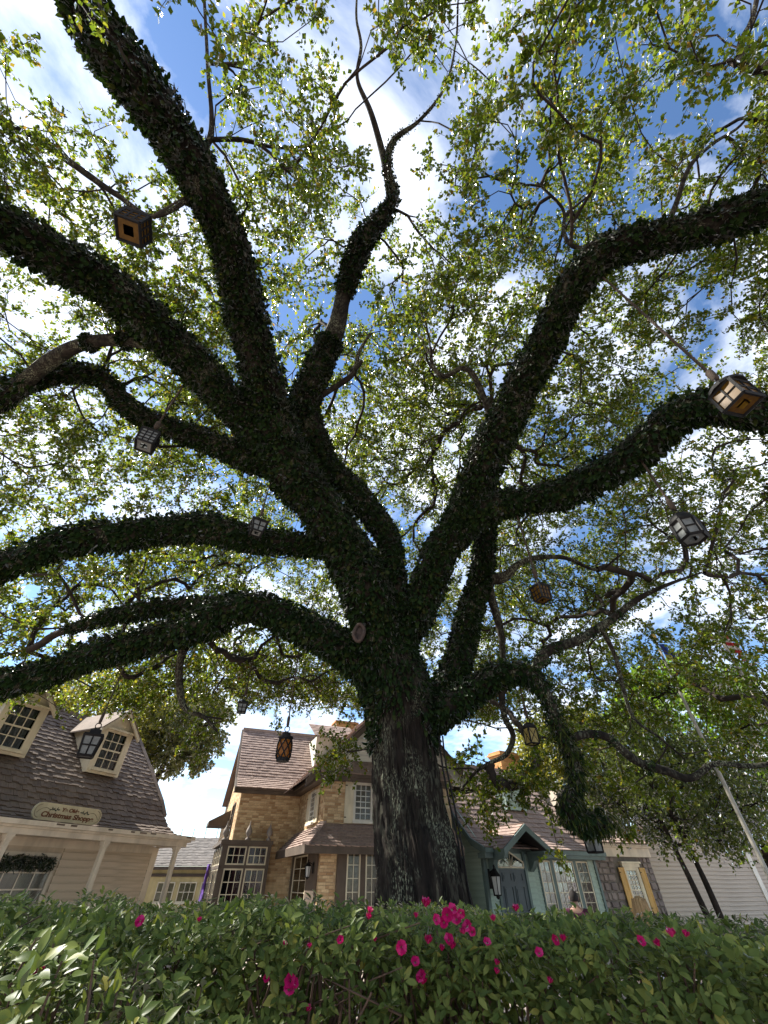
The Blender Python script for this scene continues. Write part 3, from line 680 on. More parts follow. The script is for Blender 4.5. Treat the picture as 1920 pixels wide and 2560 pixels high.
def wall_lantern(loc, rz, label, s=1.0):
    e = empty('wall_lantern', loc, rz); tag(e, label, 'lantern', 'wall lanterns by the shop doors'); e.scale = (s, s, s)
    b = MB(); b.box(-.05, .05, -.02, 0, -.12, .16); b.bar((0, -.02, .1), (0, -.17, .16), .012); b.bar((0, -.17, .16), (0, -.17, .12), .012); b.build('bracket', M_IRON, e)
    c = (0, -.17, 0); b = MB(); b.lathe([(.035, .16), (.05, .13), (.105, .06), (.11, .05)], 6, c); b.lathe([(.012, .22), (.02, .19), (.012, .155)], 6, c); b.build('cap', M_IRON, e)
    b = MB()
    for k in range(6):
        a = 2 * math.pi * k / 6; b.bar((c[0] + .098 * math.cos(a), c[1] + .098 * math.sin(a), .05), (c[0] + .068 * math.cos(a), c[1] + .068 * math.sin(a), -.2), .007, 4)
    b.lathe([(.075, -.215), (.078, -.195)], 6, c); b.lathe([(.012, -.26), (.03, -.235), (.03, -.214)], 6, c); b.build('cage', M_IRON, e)
    MB().lathe([(.062, -.195), (.09, .05)], 6, c).build('glass', MATS['frosted_glass'], e)
    MB().lathe([(.012, -.19), (.012, -.05), (.004, -.03)], 6, c).build('candle', M_WHITE, e)
    return e
mat('frosted_glass', (0.42, 0.44, 0.42), 0.25, (0.34, 0.36, 0.35), 5)

# ================= the shop on the left =================
fa = Frame(*zA(1390, 1190), 15.0, 24)
shop = fa.empty('shop_building')
tag(shop, 'tan shop with dark shingled roof, two dormers and a pillared porch', 'building')
uE = 0.0
wt = fa.uw(zA(700, 1110))[1]; wb = fa.uw(zA(700, 1185))[1]
UL = -11.0
b = MB(); b.box(UL, uE, 0, .16, wb, wt - .1); b.box(UL, uE + .08, -.10, .20, wt - .1, wt); b.build('porch_beam', M_TRIM, shop)
b = MB(); b.prism([(-.24, wt - .05), (-.24, wt + .06), (-.22, wt + .06), (-.22, wt - .03), (-.12, wt - .03), (-.12, wt - .05)], 'x', UL, uE + .12); b.build('gutter', M_TRIM, shop)
pdep = 1.35
box('porch_ceiling', M_TRIM, shop, UL, uE, .162, pdep, wb + .04, wb + .07)
box('end_beam', M_TRIM, shop, uE - .16, uE - .002, .162, pdep, wb, wb + .039)
for pt in (zA(60, 1160), zA(765, 1240), zA(1300, 1270)):
    u = fa.uw(pt, .08)[0]; b = MB(); b.box(u - .065, u + .065, .02, .14, .12, wb - .14); b.box(u - .09, u + .09, 0.0, .16, wb - .14, wb - .07); b.box(u - .11, u + .11, -.02, .18, wb - .07, wb - .002); b.box(u - .1, u + .1, -.01, .17, 0, .12)
    b.build('porch_post', M_TRIM, shop)
u1 = fa.uw(zA(1125, 1400), pdep)[0]
wl = box('wall', M_TAN, shop, UL, u1, pdep + .002, 7.0, 0, wb + .03)
cb = fa.uw(zA(1085, 1400), pdep)[0]
gw0, gt = fa.uw(zA(120, 1300), pdep); gw1 = fa.uw(zA(385, 1360), pdep)[0]; gwl = gw1 - 2.2; gb = fa.uw(zA(200, 1590), pdep)[1] - .25
siding(wl, M_TAN, gw1 + .2, cb, pdep, .1, wb + .03, .185)
siding(wl, M_TAN, UL, gwl - .2, pdep, .1, wb + .03, .185)
siding(wl, M_TAN, gwl - .2, gw1 + .2, pdep, .1, gb - .12, .185)
box('corner_board', M_TRIM, shop, cb, u1 + .02, pdep - .04, pdep + .1, 0, wb + .02)
wd = window(shop, M_TRIM, gwl, gw1, gb, gt, pdep - .06, 5, 3, .09, .035, None)
box('frieze', M_TRIM, shop, UL, cb, pdep - .05, pdep - .03, wb - .17, wb + .039)
# right edge of the roof read in the end plane
prof = [fa.vw(zA(*q), uE + .1) for q in ((1390, 1190), (1300, 1152), (1245, 1095), (1214, 1010), (1192, 900), (1120, 690), (1010, 400))]
prof = [(-.22, wt + .0)] + prof[1:]
prof = [(v, w) for v, w in prof]
def roofhit(fr, prof, pt):
    vs_ = np.linspace(prof[0][0], prof[-1][0], 600); ws = np.interp(vs_, [p[0] for p in prof], [p[1] for p in prof])
    d = [abs(fr.uw(pt, v)[1] - w) for v, w in zip(vs_, ws)]; i = int(np.argmin(d)); return vs_[i], fr.uw(pt, vs_[i])
shingles(shop, M_SHAKE_D, [(UL, v, w) for v, w in prof], [(uE + .1, v, w) for v, w in prof], 30, .21, .035, .022, 'roof', frame=fa)
b = MB(); vt, wtop = prof[-1]
b.box(UL, uE + .14, vt - .08, vt + .1, wtop - .02, wtop + .1); b.build('ridge_cap', M_SHAKE_D, shop)
b = MB(); b.prism([(v, w) for v, w in prof[:]] + [(vt + 4.5, wt + .5)], 'x', uE - .25, uE - .05); b.build('gable_wall', M_TAN, shop)
b = MB(); b.add([(UL, vt + .05, wtop), (uE + .1, vt + .05, wtop), (uE + .1, vt + 5, wt), (UL, vt + 5, wt)], [(0, 1, 2, 3)]); b.build('rear_roof', M_SHAKE_D, shop)
# rake cap down the end of the roof
b = MB()
for i in range(3, len(prof) - 1):
    (va, wa), (vb, wb_) = prof[i], prof[i + 1]
    b.hexa([(uE + .02, va, wa - .02), (uE + .2, va, wa - .02), (uE + .2, vb, wb_ - .02), (uE + .02, vb, wb_ - .02), (uE + .02, va - .03, wa + .06), (uE + .2, va - .03, wa + .06), (uE + .2, vb - .03, wb_ + .06), (uE + .02, vb - .03, wb_ + .06)])
b.build('rake_cap', M_SHAKE_D, shop)
def dormer(pts, name_label):
    """pts: zA pixels of glass bottom-left, glass bottom-right, glass top-left and the sill foot"""
    vd, _ = roofhit(fa, prof, zA(*pts['foot'])); vd -= .05
    u0 = fa.uw(zA(*pts['bl']), vd)[0]; ua, w0 = fa.uw(zA(*pts['br']), vd); w1 = fa.uw(zA(*pts['top']), vd)[1]
    return vd, u0, ua, w0, w1
for pts in ({'foot': (750, 740), 'bl': (690, 655), 'br': (845, 672), 'top': (850, 392)}, {'foot': (60, 600), 'bl': (-60, 490), 'br': (150, 515), 'top': (180, 210)}):
    vd, u0, ux, w0, w1 = dormer(pts, '')
    if pts['bl'][0] < 0: u0 = ux - DW; w1 = w0 + DH
    else: DW = ux - u0; DH = w1 - w0
    dm = MB(); e = .25; s0, s1 = u0 - e, ux + e; wt1 = w1 + .14; apex = wt1 + .62; uc = (u0 + ux) / 2
    vend = vd + 4.2
    dm.box(s0, u0 - .05, vd, vd + .06, w0 - .2, wt1); dm.box(ux + .05, s1, vd, vd + .06, w0 - .2, wt1); dm.box(u0 - .05, ux + .05, vd, vd + .06, w1 + .05, wt1); dm.box(u0 - .05, ux + .05, vd, vd + .06, w0 - .2, w0 - .05)
    D = dm.build('dormer', M_CREAM, shop)
    window(D, M_CREAM, u0, ux, w0, w1, vd + .03, 3, 4, .05, .028, M_CURT_W, True, rail=2)
    for s in (s0, s1 - .05): box('cheek', M_CREAM, D, s, s + .05, vd + .062, vend, w0 - .2, wt1)
    MB().prism([(s0 - .02, wt1 + .002), (s1 + .02, wt1 + .002), (uc, apex)], 'y', vd + .02, vd + .08).build('gable', M_CREAM, D)
    rk = MB(); ov = .2
    for sg in (-1, 1):
        a = (uc + sg * ((s1 - s0) / 2 + ov), wt1 - ov * .62 / ((s1 - s0) / 2) - .02); c = (uc, apex + .03)
        for (v0, v1, t0, t1) in ((vd - .22, vend, .06, .11), (vd - .2, vd - .1, -.08, .058)):
            q = [(a[0], v0, a[1] + t0), (c[0], v0, c[1] + t0), (c[0], v1, c[1] + t0), (a[0], v1, a[1] + t0), (a[0], v0, a[1] + t1), (c[0], v0, c[1] + t1), (c[0], v1, c[1] + t1), (a[0], v1, a[1] + t1)]
            if t0 > 0: MB().hexa(q).build('dormer_roof', M_SHAKE_D, D)
            else: rk.hexa(q)
    rk.build('rake_board', M_CREAM, D)
    box('head_moulding', M_CREAM, D, s0 - .06, s1 + .06, vd - .1, vd - .002, wt1 - .07, wt1)
# sign
vS, _ = roofhit(fa, prof, zA(490, 1070)); vS -= .22
ul, wl_ = fa.uw(zA(240, 975), vS); ur, wr_ = fa.uw(zA(745, 1030), vS); _, wtp = fa.uw(zA(490, 925), vS); _, wbt = fa.uw(zA(490, 1055), vS)
sg = empty('shop_sign', fa.world((ul, vS, wbt)), fa.rz); tag(sg, 'oval cream sign with brown lettering above the porch roof', 'sign')
SW, SH = ur - ul, wtp - wbt
def rrect(w_, h_, n=8):
    r = h_ / 2; P = []
    for c, a0 in ((w_ - r, -90), (r, 90)):
        for k in range(n + 1):
            a = R(a0 + 180 * k / n); P.append((c + r * math.cos(a), r + r * math.sin(a) * (1 if True else 1)))
    return P
M_SIGN = mat('sign_cream', (0.62, 0.55, 0.36), 0.5, (0.58, 0.50, 0.32), 4); M_SIGNB = mat('sign_brown', (0.19, 0.065, 0.025), 0.6); M_SIGNE = mat('sign_edge', (0.40, 0.34, 0.22), 0.5); M_LEAFD = mat('sign_holly', (0.035, 0.04, 0.03), 0.6)
MB().prism(rrect(SW, SH), 'y', 0, .06).build('board', M_SIGN, sg)
rr = rrect(SW - .1, SH - .1); b = MB(); b.tube([(x + .05, -.004, z + .05) for x, z in rr[:9]], [.010] * 9, 5); b.tube([(x + .05, -.004, z + .05) for x, z in rr[9:]], [.010] * 9, 5); b.build('border', M_SIGNE, sg)
def text(body, h, x, z, m, parent, name, shear=.12, sx=1.0):
    c = bpy.data.curves.new(name, 'FONT'); c.body = body; c.size = h; c.shear = shear; c.extrude = .004; c.align_x = 'CENTER'; c.offset = .006
    o = bpy.data.objects.new(name, c); COL.objects.link(o); dg = bpy.context.evaluated_depsgraph_get(); me = bpy.data.meshes.new_from_object(o.evaluated_get(dg)); bpy.data.objects.remove(o)
    ob = link(name, me, m, parent); ob.location = (x, -.006, z); ob.rotation_euler = (R(90), 0, 0); ob.scale = (sx, 1, 1); return ob
text('Christmas Shoppe', SH * .42, SW * .5, SH * .2, M_SIGNB, sg, 'lettering', sx=SW * .86 / (SH * .42 * 8.3))
text('Ye Olde', SH * .30, SW * .5, SH * .6, M_SIGNB, sg, 'lettering', sx=SW * .26 / (SH * .3 * 3.5))
for s_ in (-1, 1):
    b = MB()
    for k in range(6):
        cx_ = SW * .5 + s_ * (SW * .17 + k * SW * .022); cz = SH * (.66 + .05 * math.sin(k * 2.2)); a = k * 1.3
        b.prism([(cx_ + math.cos(a) * .05, cz + math.sin(a) * .05), (cx_ + math.cos(a + 1.6) * .018, cz + math.sin(a + 1.6) * .018), (cx_ - math.cos(a) * .05, cz - math.sin(a) * .05), (cx_ + math.cos(a - 1.6) * .018, cz + math.sin(a - 1.6) * .018)], 'y', -.008, -.001 - k * .0004)
    b.build('holly_sprig', M_LEAFD, sg)
    cx0 = SW * .5 + s_ * SW * .30; tt = np.linspace(0, 1, 14); b = MB()
    b.tube([(cx0 + s_ * SW * .15 * t, -.003, SH * (.66 + .12 * math.sin(t * 2.6) - .35 * t * t)) for t in tt], [.009] * 14, 5); b.build('scroll', M_SIGNE, sg)
for x in (.25, .75): MB().bar((SW * x, .06, SH * .5), (SW * x, .5, SH * .5), .02).build('bracket', M_IRON, sg)
# garland over the shop window
gl = empty('window_garland', fa.world(((gwl + gw1) / 2, pdep - .15, gt - .02)), fa.rz); tag(gl, 'dark fir garland hanging over the shop window under the porch', 'garland')
GARL = leafmat('fir_needles', [(0, (.012, .022, .010)), (1, (.035, .05, .02))], .1, (1, 1, .6)); n = 2600; t = RNG.uniform(-1, 1, n)
P = np.stack([t * (gw1 - gwl) * .46, RNG.normal(0, .07, n) - .05, -.06 + .10 * np.abs(np.sin(t * 5)) * -1 + RNG.normal(0, .055, n)], 1)
V, Fq = leaves_np(P, rdir(n) + [0, -.2, -.4], rdir(n), RNG.uniform(.08, .16, n), RNG.uniform(.02, .035, n)); tag(link('needles', npmesh('needles', V, Fq), GARL, gl), kind='stuff')
MB().tube([(x * (gw1 - gwl) * .46, -.04, -.06 - .1 * abs(math.sin(x * 5))) for x in np.linspace(-1, 1, 40)], [.02] * 40, 6).build('wire', M_IRON, gl)

# ================= the brick house =================
fb_ = Frame(*zB(395, 655), 17.0, 68)
brick = fb_.empty('brick_house')
tag(brick, 'two-storey buff brick house with brown shingled roofs behind the oak', 'house')
B = fb_
uL = 0.0; wE = B.uw(zB(600, 655))[1]                    # left corner, soffit height
uI = B.uw(zB(865, 700))[0]                              # inner corner with the wing
vW = B.v_for_u(zB(1068, 640), uI)                       # wing front plane (negative: forward)
uR = B.uw(zC(272, 870), vW - .9)[0]
wEw = B.uw(zB(1250, 525), vW)[1]
w0b = .0
depth = 7.0
# --- left block walls
wall1 = box('wall', M_MORTAR, brick, 0, uI, 0, depth, 0, wE + .3)
wall1['label'] = 'buff brick front wall of the left block'
bricks(wall1, M_BRICK, (0, 0, 0), (1, 0, 0), lambda w: 0.0, lambda w: uI, .0, wE, (0, -1, 0), B)
bricks(wall1, M_BRICK, (0, 0, 0), (0, 1, 0), lambda w: .02 if w < wE else (w - wE) * .93 + .1, lambda w: depth if w < wE else max(0.0, 5.1 - (w - wE) * .93), .0, wE + 2.5, (-1, 0, 0), B, nind=0)
# --- left block roof (ridge along u)
rw = B.uw(zB(435, 145), 2.6)[1]
ov = .38
eW = wE + .12
leftp = [(-.28, -ov - .12, eW), (-.28, .25, eW + .42), (-.28, 2.6, rw)]
shingles(brick, M_SHAKE_L, leftp, [(uI + 3.2, p[1], p[2]) for p in leftp], 24, .2, .03, .006, 'roof', frame=B)
MB().box(-.3, uI + 3.2, 2.52, 2.72, rw - .03, rw + .1).build('ridge_cap', M_SHAKE_L, brick)
MB().add([(-.28, 2.65, rw), (uI + 3.2, 2.65, rw), (uI + 3.2, 6, eW), (-.28, 6, eW)], [(0, 1, 2, 3)]).build('rear_roof', M_SHAKE_L, brick)
MB().prism([(0, wE + .25), (2.6, rw - .1), (5.2, wE + .25)], 'x', .0, .12).build('gable_wall', M_MORTAR, brick)
b = MB()
for i in range(2):
    (x, v0, z0), (_, v1, z1) = leftp[i], leftp[i + 1]
    b.hexa([(-.36, v0, z0 - .2), (-.285, v0, z0 - .2), (-.285, v1, z1 - .2), (-.36, v1, z1 - .2), (-.36, v0, z0 + .02), (-.285, v0, z0 + .02), (-.285, v1, z1 + .02), (-.36, v1, z1 + .02)])
b.build('rake_board', M_BROWN, brick)
# fascia and soffit of the left block, then along the wing
b = MB(); b.box(-.36, uI - ov, -ov - .02, -ov + .04, wE - .06, wE + .13); b.box(-.36, uI - ov - .04, -ov - .10, -ov - .022, wE + .06, wE + .15); b.build('fascia', M_BROWN, brick)
box('soffit', M_BROWN, brick, -.35, uI, -ov + .042, -.014, wE - .02, wE + .01)
# --- wing
wall2 = box('wall', M_MORTAR, brick, uI, uR, vW, depth, 0, wEw + .2)
skt = B.uw(zB(1250, 900), vW)[1]                         # top of the skirt roof
pp = min(np.linspace(.2, 2.0, 400), key=lambda p: abs(B.vw(zB(905, 1062), uI - p)[0] - (vW - p)))
skb = B.vw(zB(905, 1062), uI - pp)[1]
# upper front window
wu0, _ = B.uw(zB(1303, 700), vW); wu1, _ = B.uw(zB(1422, 700), vW); wz1 = B.uw(zB(1360, 585), vW)[1]; wz0 = B.uw(zB(1360, 860), vW)[1]
frw = .14
hole = [(wu0 - frw - uI, wu1 + frw - uI, wz0 - .16, wz1 + frw)]
bricks(wall2, M_BRICK, (uI, vW, 0), (1, 0, 0), lambda w: 0.0, lambda w: 4.2, skt - .2, wEw + .1, (0, -1, 0), B, holes=hole, nind=200)
b = MB(); b.box(wu0 - frw, wu0 - .05, vW - .07, vW + .02, wz0 - .12, wz1 + frw); b.box(wu1 + .05, wu1 + frw, vW - .07, vW + .02, wz0 - .12, wz1 + frw); b.box(wu0 - .05, wu1 + .05, vW - .07, vW + .02, wz1 + .05, wz1 + frw); b.box(wu0 - .05, wu1 + .05, vW - .07, vW + .02, wz0 - .12, wz0 - .05)
b.build('window_surround', M_WHITE, brick)
window(brick, M_WHITE, wu0, wu1, wz0, wz1, vW - .03, 3, 6, .05, .022, M_CURT_W, True, rail=2)
def shutter(parent, m, u0, u1, v, z0, z1, th=.04):
    b = MB(); st = .06; zm = z0 + (z1 - z0) * .45
    b.box(u0, u0 + st, v, v + th, z0, z1); b.box(u1 - st, u1, v, v + th, z0, z1)
    for z in (z0, zm - st / 2, z1 - st): b.box(u0 + st, u1 - st, v, v + th, z, z + st)
    o = b.build('shutter', m, parent)
    for a, c in ((z0 + st, zm - st / 2), (zm + st / 2, z1 - st)): MB().box(u0 + st, u1 - st, v + .014, v + .03, a, c).build('panel', m, o)
    hb = MB()
    for z in (z0 + .15, z1 - .18): hb.box(u0 - .01, u0 + .07, v - .012, v - .001, z, z + .03)
    hb.build('hinge', M_IRON, o); return o
su0, _ = B.uw(zB(1216, 700), vW); su1, _ = B.uw(zB(1285, 700), vW)
shutter(brick, M_CREAM, su0, su1, vW - .075, wz0 - .12, wz1 + .12)
shutter(brick, M_CREAM, wu1 + frw + .02, wu1 + frw + .02 + su1 - su0, vW - .075, wz0 - .12, wz1 + .12)
# left side of the wing: bricks and a shuttered window facing -u
bricks(wall2, M_BRICK, (uI, 0, 0), (0, -1, 0), lambda w: 0.0, lambda w: -vW, .0, wEw + .1, (-1, 0, 0), B, nind=100, holes=[])
def side_group(name): return empty(name)
def rot_side(o_children_frame): pass
# a helper frame for the side wall: local x runs from the inner corner forwards (-v), local y into the wall (+u)
side = empty('side_bay', (uI, 0, 0), R(-90)); side.parent = brick; side.name = 'side_bay'
# in this frame: x = -v, y = u - uI
sx0 = -B.vw(zB(945, 780), uI)[0]; sx1 = -B.vw(zB(1000, 760), uI)[0]
vz1 = B.vw(zB(975, 640), uI)[1]; vz0 = B.vw(zB(975, 890), uI)[1]
sm = (sx0 + sx1) / 2
window(side, M_WHITE, sm - .3, sm + .3, vz0 + .1, vz1 - .05, -.05, 3, 6, .07, .022, M_CURT_W, True, rail=2)
shutter(side, M_CREAM, sm - .85, sm - .40, -.08, vz0, vz1)
shutter(side, M_CREAM, sm + .40, sm + .85, -.08, vz0, vz1)
# wing eaves
b = MB(); b.box(uI - ov - .02, uI - ov + .04, vW - ov, -ov - .1, wE - .06, wE + .13); b.box(uI - ov - .1, uI - ov - .022, vW - ov - .08, -ov - .12, wE + .06, wE + .16)
b.box(uI - ov + .042, uR, vW - ov - .02, vW - ov + .04, wE - .06, wE + .13); b.box(uI - ov - .02, uR, vW - ov - .10, vW - ov - .022, wE + .062, wE + .16); b.build('fascia', M_BROWN, brick)
box('soffit', M_BROWN, brick, uI - ov + .042, uR, vW - ov + .042, -.4, wE - .02, wE + .012)
# wing gable: white boards, rakes, pent strip
ga = B.uw(zB(1070, 395), vW - .1); gb_ = B.uw(zB(1380, 120), vW - .1)
sl = (gb_[1] - ga[1]) / (gb_[0] - ga[0]); ucw = uI - .2 + 3.0
rk = lambda u: ga[1] + sl * (u - ga[0]); wap = rk(ucw); pent_t = B.uw(zB(1250, 385), vW)[1]
gw = MB(); gw.prism([(ucw - (wap - wE) / sl, wE + .1), (ucw + (wap - wE) / sl, wE + .1), (ucw, wap - .05)], 'y', vW + .03, vW + .1); GW = gw.build('gable_wall', M_WHITE, brick)
siding(GW, M_WHITE, lambda w: ucw - (wap - w) / sl + .08, lambda w: ucw + (wap - w) / sl - .08, vW + .03, pent_t, wap - .1, .2)
hl = (wap - wE - .1) / sl
pl = [(uI - ov, vW - ov - .14, wE + .15), (uI - ov, vW + .02, pent_t)]
shingles(brick, M_SHAKE_L, pl, [(uR, p[1], p[2]) for p in pl], 3, .2, .03, .004, 'pent_roof', frame=B, nind=60)
for sg_ in (-1, 1):
    e0 = (ucw + sg_ * (hl + .2), wap - sl * (hl + .2)); t = .1
    MB().hexa([(e0[0], vW - .3, e0[1] - .22), (ucw, vW - .3, wap - .16), (ucw, vW - .22, wap - .16), (e0[0], vW - .22, e0[1] - .22), (e0[0], vW - .3, e0[1] + .02), (ucw, vW - .3, wap + .1), (ucw, vW - .22, wap + .1), (e0[0], vW - .22, e0[1] + .02)]).build('rake_board', M_BROWN, brick)
    lp = [(e0[0], vW - .32, e0[1] + .05), (ucw, vW - .32, wap + .13)]; rp = [(e0[0], 2.4, e0[1] + .05), (ucw, 2.4, wap + .13)]
    if sg_ > 0: lp, rp = lp, rp
    else: lp, rp = rp, lp
    shingles(brick, M_SHAKE_L, lp, rp, 16, .22, .03, .005, 'roof', frame=B, nind=0)
# small dormer and chimney above the junction
vD = .6; d0 = B.uw(zB(985, 300), vD)[0]; d1 = B.uw(zB(1235, 300), vD)[0]; dz1 = B.uw(zB(1100, 205), vD)[1]; dz0 = dz1 - 1.5
box('dormer', M_WHITE, brick, d0, d1, vD, vD + 2.2, dz0, dz1)
lp = [(d0 - .15, vD - .25, dz1 - .02), (d0 - .15, vD + 1.6, dz1 + .95)]
shingles(brick, M_SHAKE_L, lp, [(d1 + .6, p[1], p[2]) for p in lp], 8, .2, .03, .005, 'dormer_roof', frame=B, nind=0)
vC = 3.2; c0 = B.uw(zB(1150, 100), vC)[0]; c1 = B.uw(zB(1320, 100), vC)[0]; cz = B.uw(zB(1230, 75), vC)[1]
ch = box('chimney', M_MORTAR, brick, c0, c1, vC, vC + .8, rw - 1.5, cz - .1)
bricks(ch, M_CHIM, (c0, vC, 0), (1, 0, 0), lambda w: 0., lambda w: c1 - c0, rw - 1.2, cz - .12, (0, -1, 0), B, nind=0)
box('chimney_cap', M_CHIM, ch, c0 - .06, c1 + .06, vC - .06, vC + .86, cz - .098, cz)
# --- skirt roof over the wing's ground floor (front and left, hipped at the corner)
cTop = (uI - .02, vW - .02, skt); cBot = (uI - pp, vW - pp, skb)
shingles(brick, M_SHAKE_L, [cBot, cTop], [(uR, vW - pp, skb), (uR, vW - .02, skt)], 7, .26, .03, .004, 'skirt_roof', frame=B, nind=150)
shingles(brick, M_SHAKE_L, [(uI - pp, -.05, skb), (uI - .02, -.05, skt)], [cBot, cTop], 7, .26, .03, .004, 'skirt_roof', frame=B, nind=150)
b = MB(); n = 8
for k in range(n):
    a = np.array(cBot) + (np.array(cTop) - cBot) * k / n; c = np.array(cBot) + (np.array(cTop) - cBot) * (k + 1.15) / n
    x = np.array([.09, -.09, 0.0]); up = np.array([0, 0, .05])
    b.hexa([a - x, a + x, c + x, c - x, a - x + up * 1.9, a + x + up * 1.9, c + x + up * 1.3, c - x + up * 1.3])
b.build('hip_cap', M_SHAKE_L, brick)
b = MB(); b.box(uI - pp - .02, uR, vW - pp - .02, vW - pp + .05, skb - .2, skb + .02); b.box(uI - pp - .02, uI - pp + .05, vW - pp + .052, -.02, skb - .2, skb + .02); b.build('fascia', M_BROWN, brick)
b = MB(); b.box(uI - pp + .052, uR, vW - pp + .052, vW - .05, skb - .12, skb - .08); b.box(uI - pp + .052, uI - .05, vW - .048, -.05, skb - .12, skb - .08); b.build('soffit', M_BROWN, brick)
# ground-floor front: brick pier, brown panels and tall sash windows
g0 = vW - .02
wall3 = box('wall', M_MORTAR, brick, uI - .004, uR - .01, vW - .012, vW - .002, 0, skb - .13)
pe = B.uw(zB(1147, 1300), g0)[0]
bricks(wall3, M_BRICK, (uI - .01, vW - .012, 0), (1, 0, 0), lambda w: 0., lambda w: pe - uI, 0., skb - .13, (0, -1, 0), B, nind=100)
xs = [B.uw(zB(x, 1290), g0)[0] for x in (1236, 1325, 1387, 1470)]
zt = B.uw(zB(1280, 1118), g0)[1]
b = MB(); b.box(pe + .01, xs[0] - .05, g0 - .09, g0, 0, skb - .13); b.box(xs[1] + .05, xs[2] - .05, g0 - .09, g0, 0, skb - .13); b.box(xs[3] + .05, uR - .02, g0 - .09, g0, 0, skb - .13)
for a, c in ((xs[0], xs[1]), (xs[2], xs[3])): b.box(a - .05, c + .05, g0 - .09, g0, zt + .05, skb - .13); b.box(a - .05, c + .05, g0 - .09, g0, 0, .5)
b.build('timber_panel', M_BROWN, brick)
for a, c in ((xs[0], xs[1]), (xs[2], xs[3])): window(brick, M_CREAM, a, c, .56, zt, g0 - .06, 2, 6, .045, .022, M_CURT_R, False)
# ground-floor left side
sA = [-B.vw(zB(x, 1300), uI - .02)[0] for x in (745, 800, 822, 925, 1000)]
szt = B.vw(zB(880, 1160), uI - .02)[1]
b = MB(); b.box(sA[0] - .4, sA[0] - .05, -.1, -.02, 0, skb - .13); b.box(sA[1] + .05, sA[2] - .05, -.1, -.02, 0, skb - .13); b.box(sA[3] + .05, sA[4], -.1, -.02, 0, skb - .13)
for a, c in ((sA[0], sA[1]), (sA[2], sA[3])): b.box(a - .05, c + .05, -.1, -.02, szt + .05, skb - .13); b.box(a - .05, c + .05, -.1, -.02, 0, .5)
b.build('timber_panel', M_BROWN, side)
window(side, M_CREAM, sA[0], sA[1], .56, szt, -.07, 3, 6, .045, .02, M_CURT_R, False)
window(side, M_CREAM, sA[2], sA[3], .56, szt, -.07, 2, 6, .045, .022, M_CURT_R, False)
# corner bay window on the left block
vB = -.55; bu1, bwt = B.uw(zB(640, 1030), vB); bu0 = B.uw(zB(252, 1040), vB)[0]
bwt2 = B.uw(zB(450, 1072), vB)[1]
bay = empty('bay_window', (0, 0, 0)); bay.parent = brick
cols = [B.uw(zB(x, 1150), vB)[0] for x in (285, 418, 453, 586)]
up1, up0, lo1 = B.uw(zB(420, 1082), vB)[1], B.uw(zB(420, 1208), vB)[1], B.uw(zB(420, 1262), vB)[1]
b = MB(); b.box(bu0, cols[0] - .05, vB, vB + .12, 0, bwt2); b.box(cols[1] + .05, cols[2] - .05, vB, vB + .12, 0, bwt2); b.box(cols[3] + .05, bu1 - .05, vB, vB + .12, 0, bwt2)
for a, c in ((cols[0], cols[1]), (cols[2], cols[3])): b.box(a - .05, c + .05, vB, vB + .12, up1 + .05, bwt2); b.box(a - .05, c + .05, vB, vB + .12, lo1 + .05, up0 - .05); b.box(a - .05, c + .05, vB, vB + .12, 0, .4)
b.box(bu1 - .05, bu1 - .002, vB, -.014, 0, bwt2); b.build('bay_frame', M_BROWN, brick)
for a, c in ((cols[0], cols[1]), (cols[2], cols[3])):
    window(brick, M_CREAM, a, c, up0, up1, vB + .05, 3, 2, .045, .024, M_CURT_R, False)
    window(brick, M_CREAM, a, c, .47, lo1, vB + .05, 3, 5, .045, .024, M_CURT_R, False)
b = MB(); b.box(bu0 - .10, bu1 + .04, vB - .1, -.02, bwt2 + .06, bwt); b.box(bu0 - .06, bu1, vB - .06, -.02, bwt2 + .002, bwt2 + .058); b.box(bu0 - .1, -.02, -.018, 3.4, bwt2 + .06, bwt); b.build('cornice', M_BROWN, brick)
# its left side, facing -u
ls = empty('bay_side', (bu0, vB, 0), R(-90)); ls.parent = brick     # x = -(v - vB)  (negative going back), y = u - bu0
b = MB(); L_ = 3.6; npan = 4; pw = L_ / npan
for k in range(npan + 1): b.box(-k * pw - .07 - .08, -k * pw + .07 - .08, .0, .12, 0, bwt2)
b.box(-L_, 0, .002, .118, up1 + .05, bwt2 - .002); b.box(-L_, 0, .002, .118, lo1 + .05, up0 - .05); b.box(-L_, 0, .002, .118, 0, .4); b.build('bay_frame', M_BROWN, ls)
for k in range(npan):
    a, c = -(k + 1) * pw + .07, -k * pw - .23
    window(ls, M_CREAM, a, c, up0, up1, .05, 2, 2, .045, .024, M_CURT_R, False); window(ls, M_CREAM, a, c, .47, lo1, .05, 2, 5, .045, .024, M_CURT_R, False)
for pt, v_ in ((zB(280, 985), .9), (zB(450, 985), vB), (zB(616, 985), vB)):
    u_, z_ = (bu0, bwt) if v_ > 0 else (B.uw(pt, v_)[0], bwt)
    if v_ > 0: v_ = -.1; u_ = bu0 + .05
    MB().lathe([(.10, 0), (.10, .05), (.05, .08), (.045, .12), (.11, .2), (.12, .28), (.09, .36), (.045, .44), (.02, .52), (.005, .62)], 10, (u_, v_, z_)).build('finial', M_FIN, brick, True)
# upper left side window and the little eave return, as in the photograph
ls2 = empty('side_window', (0, 0, 0), R(-90)); ls2.parent = brick
window(ls2, M_BROWN, -2.2, -1.3, wE - 1.75, wE - .25, -.03, 3, 4, .05, .022, M_CURT_R, True)
MB().prism([(-.9, wE - .9), (-.02, wE - .9), (-.02, wE - .3), (-.9, wE - .74)], 'y', 3.0, 4.4).build('side_eave', M_BROWN, brick)
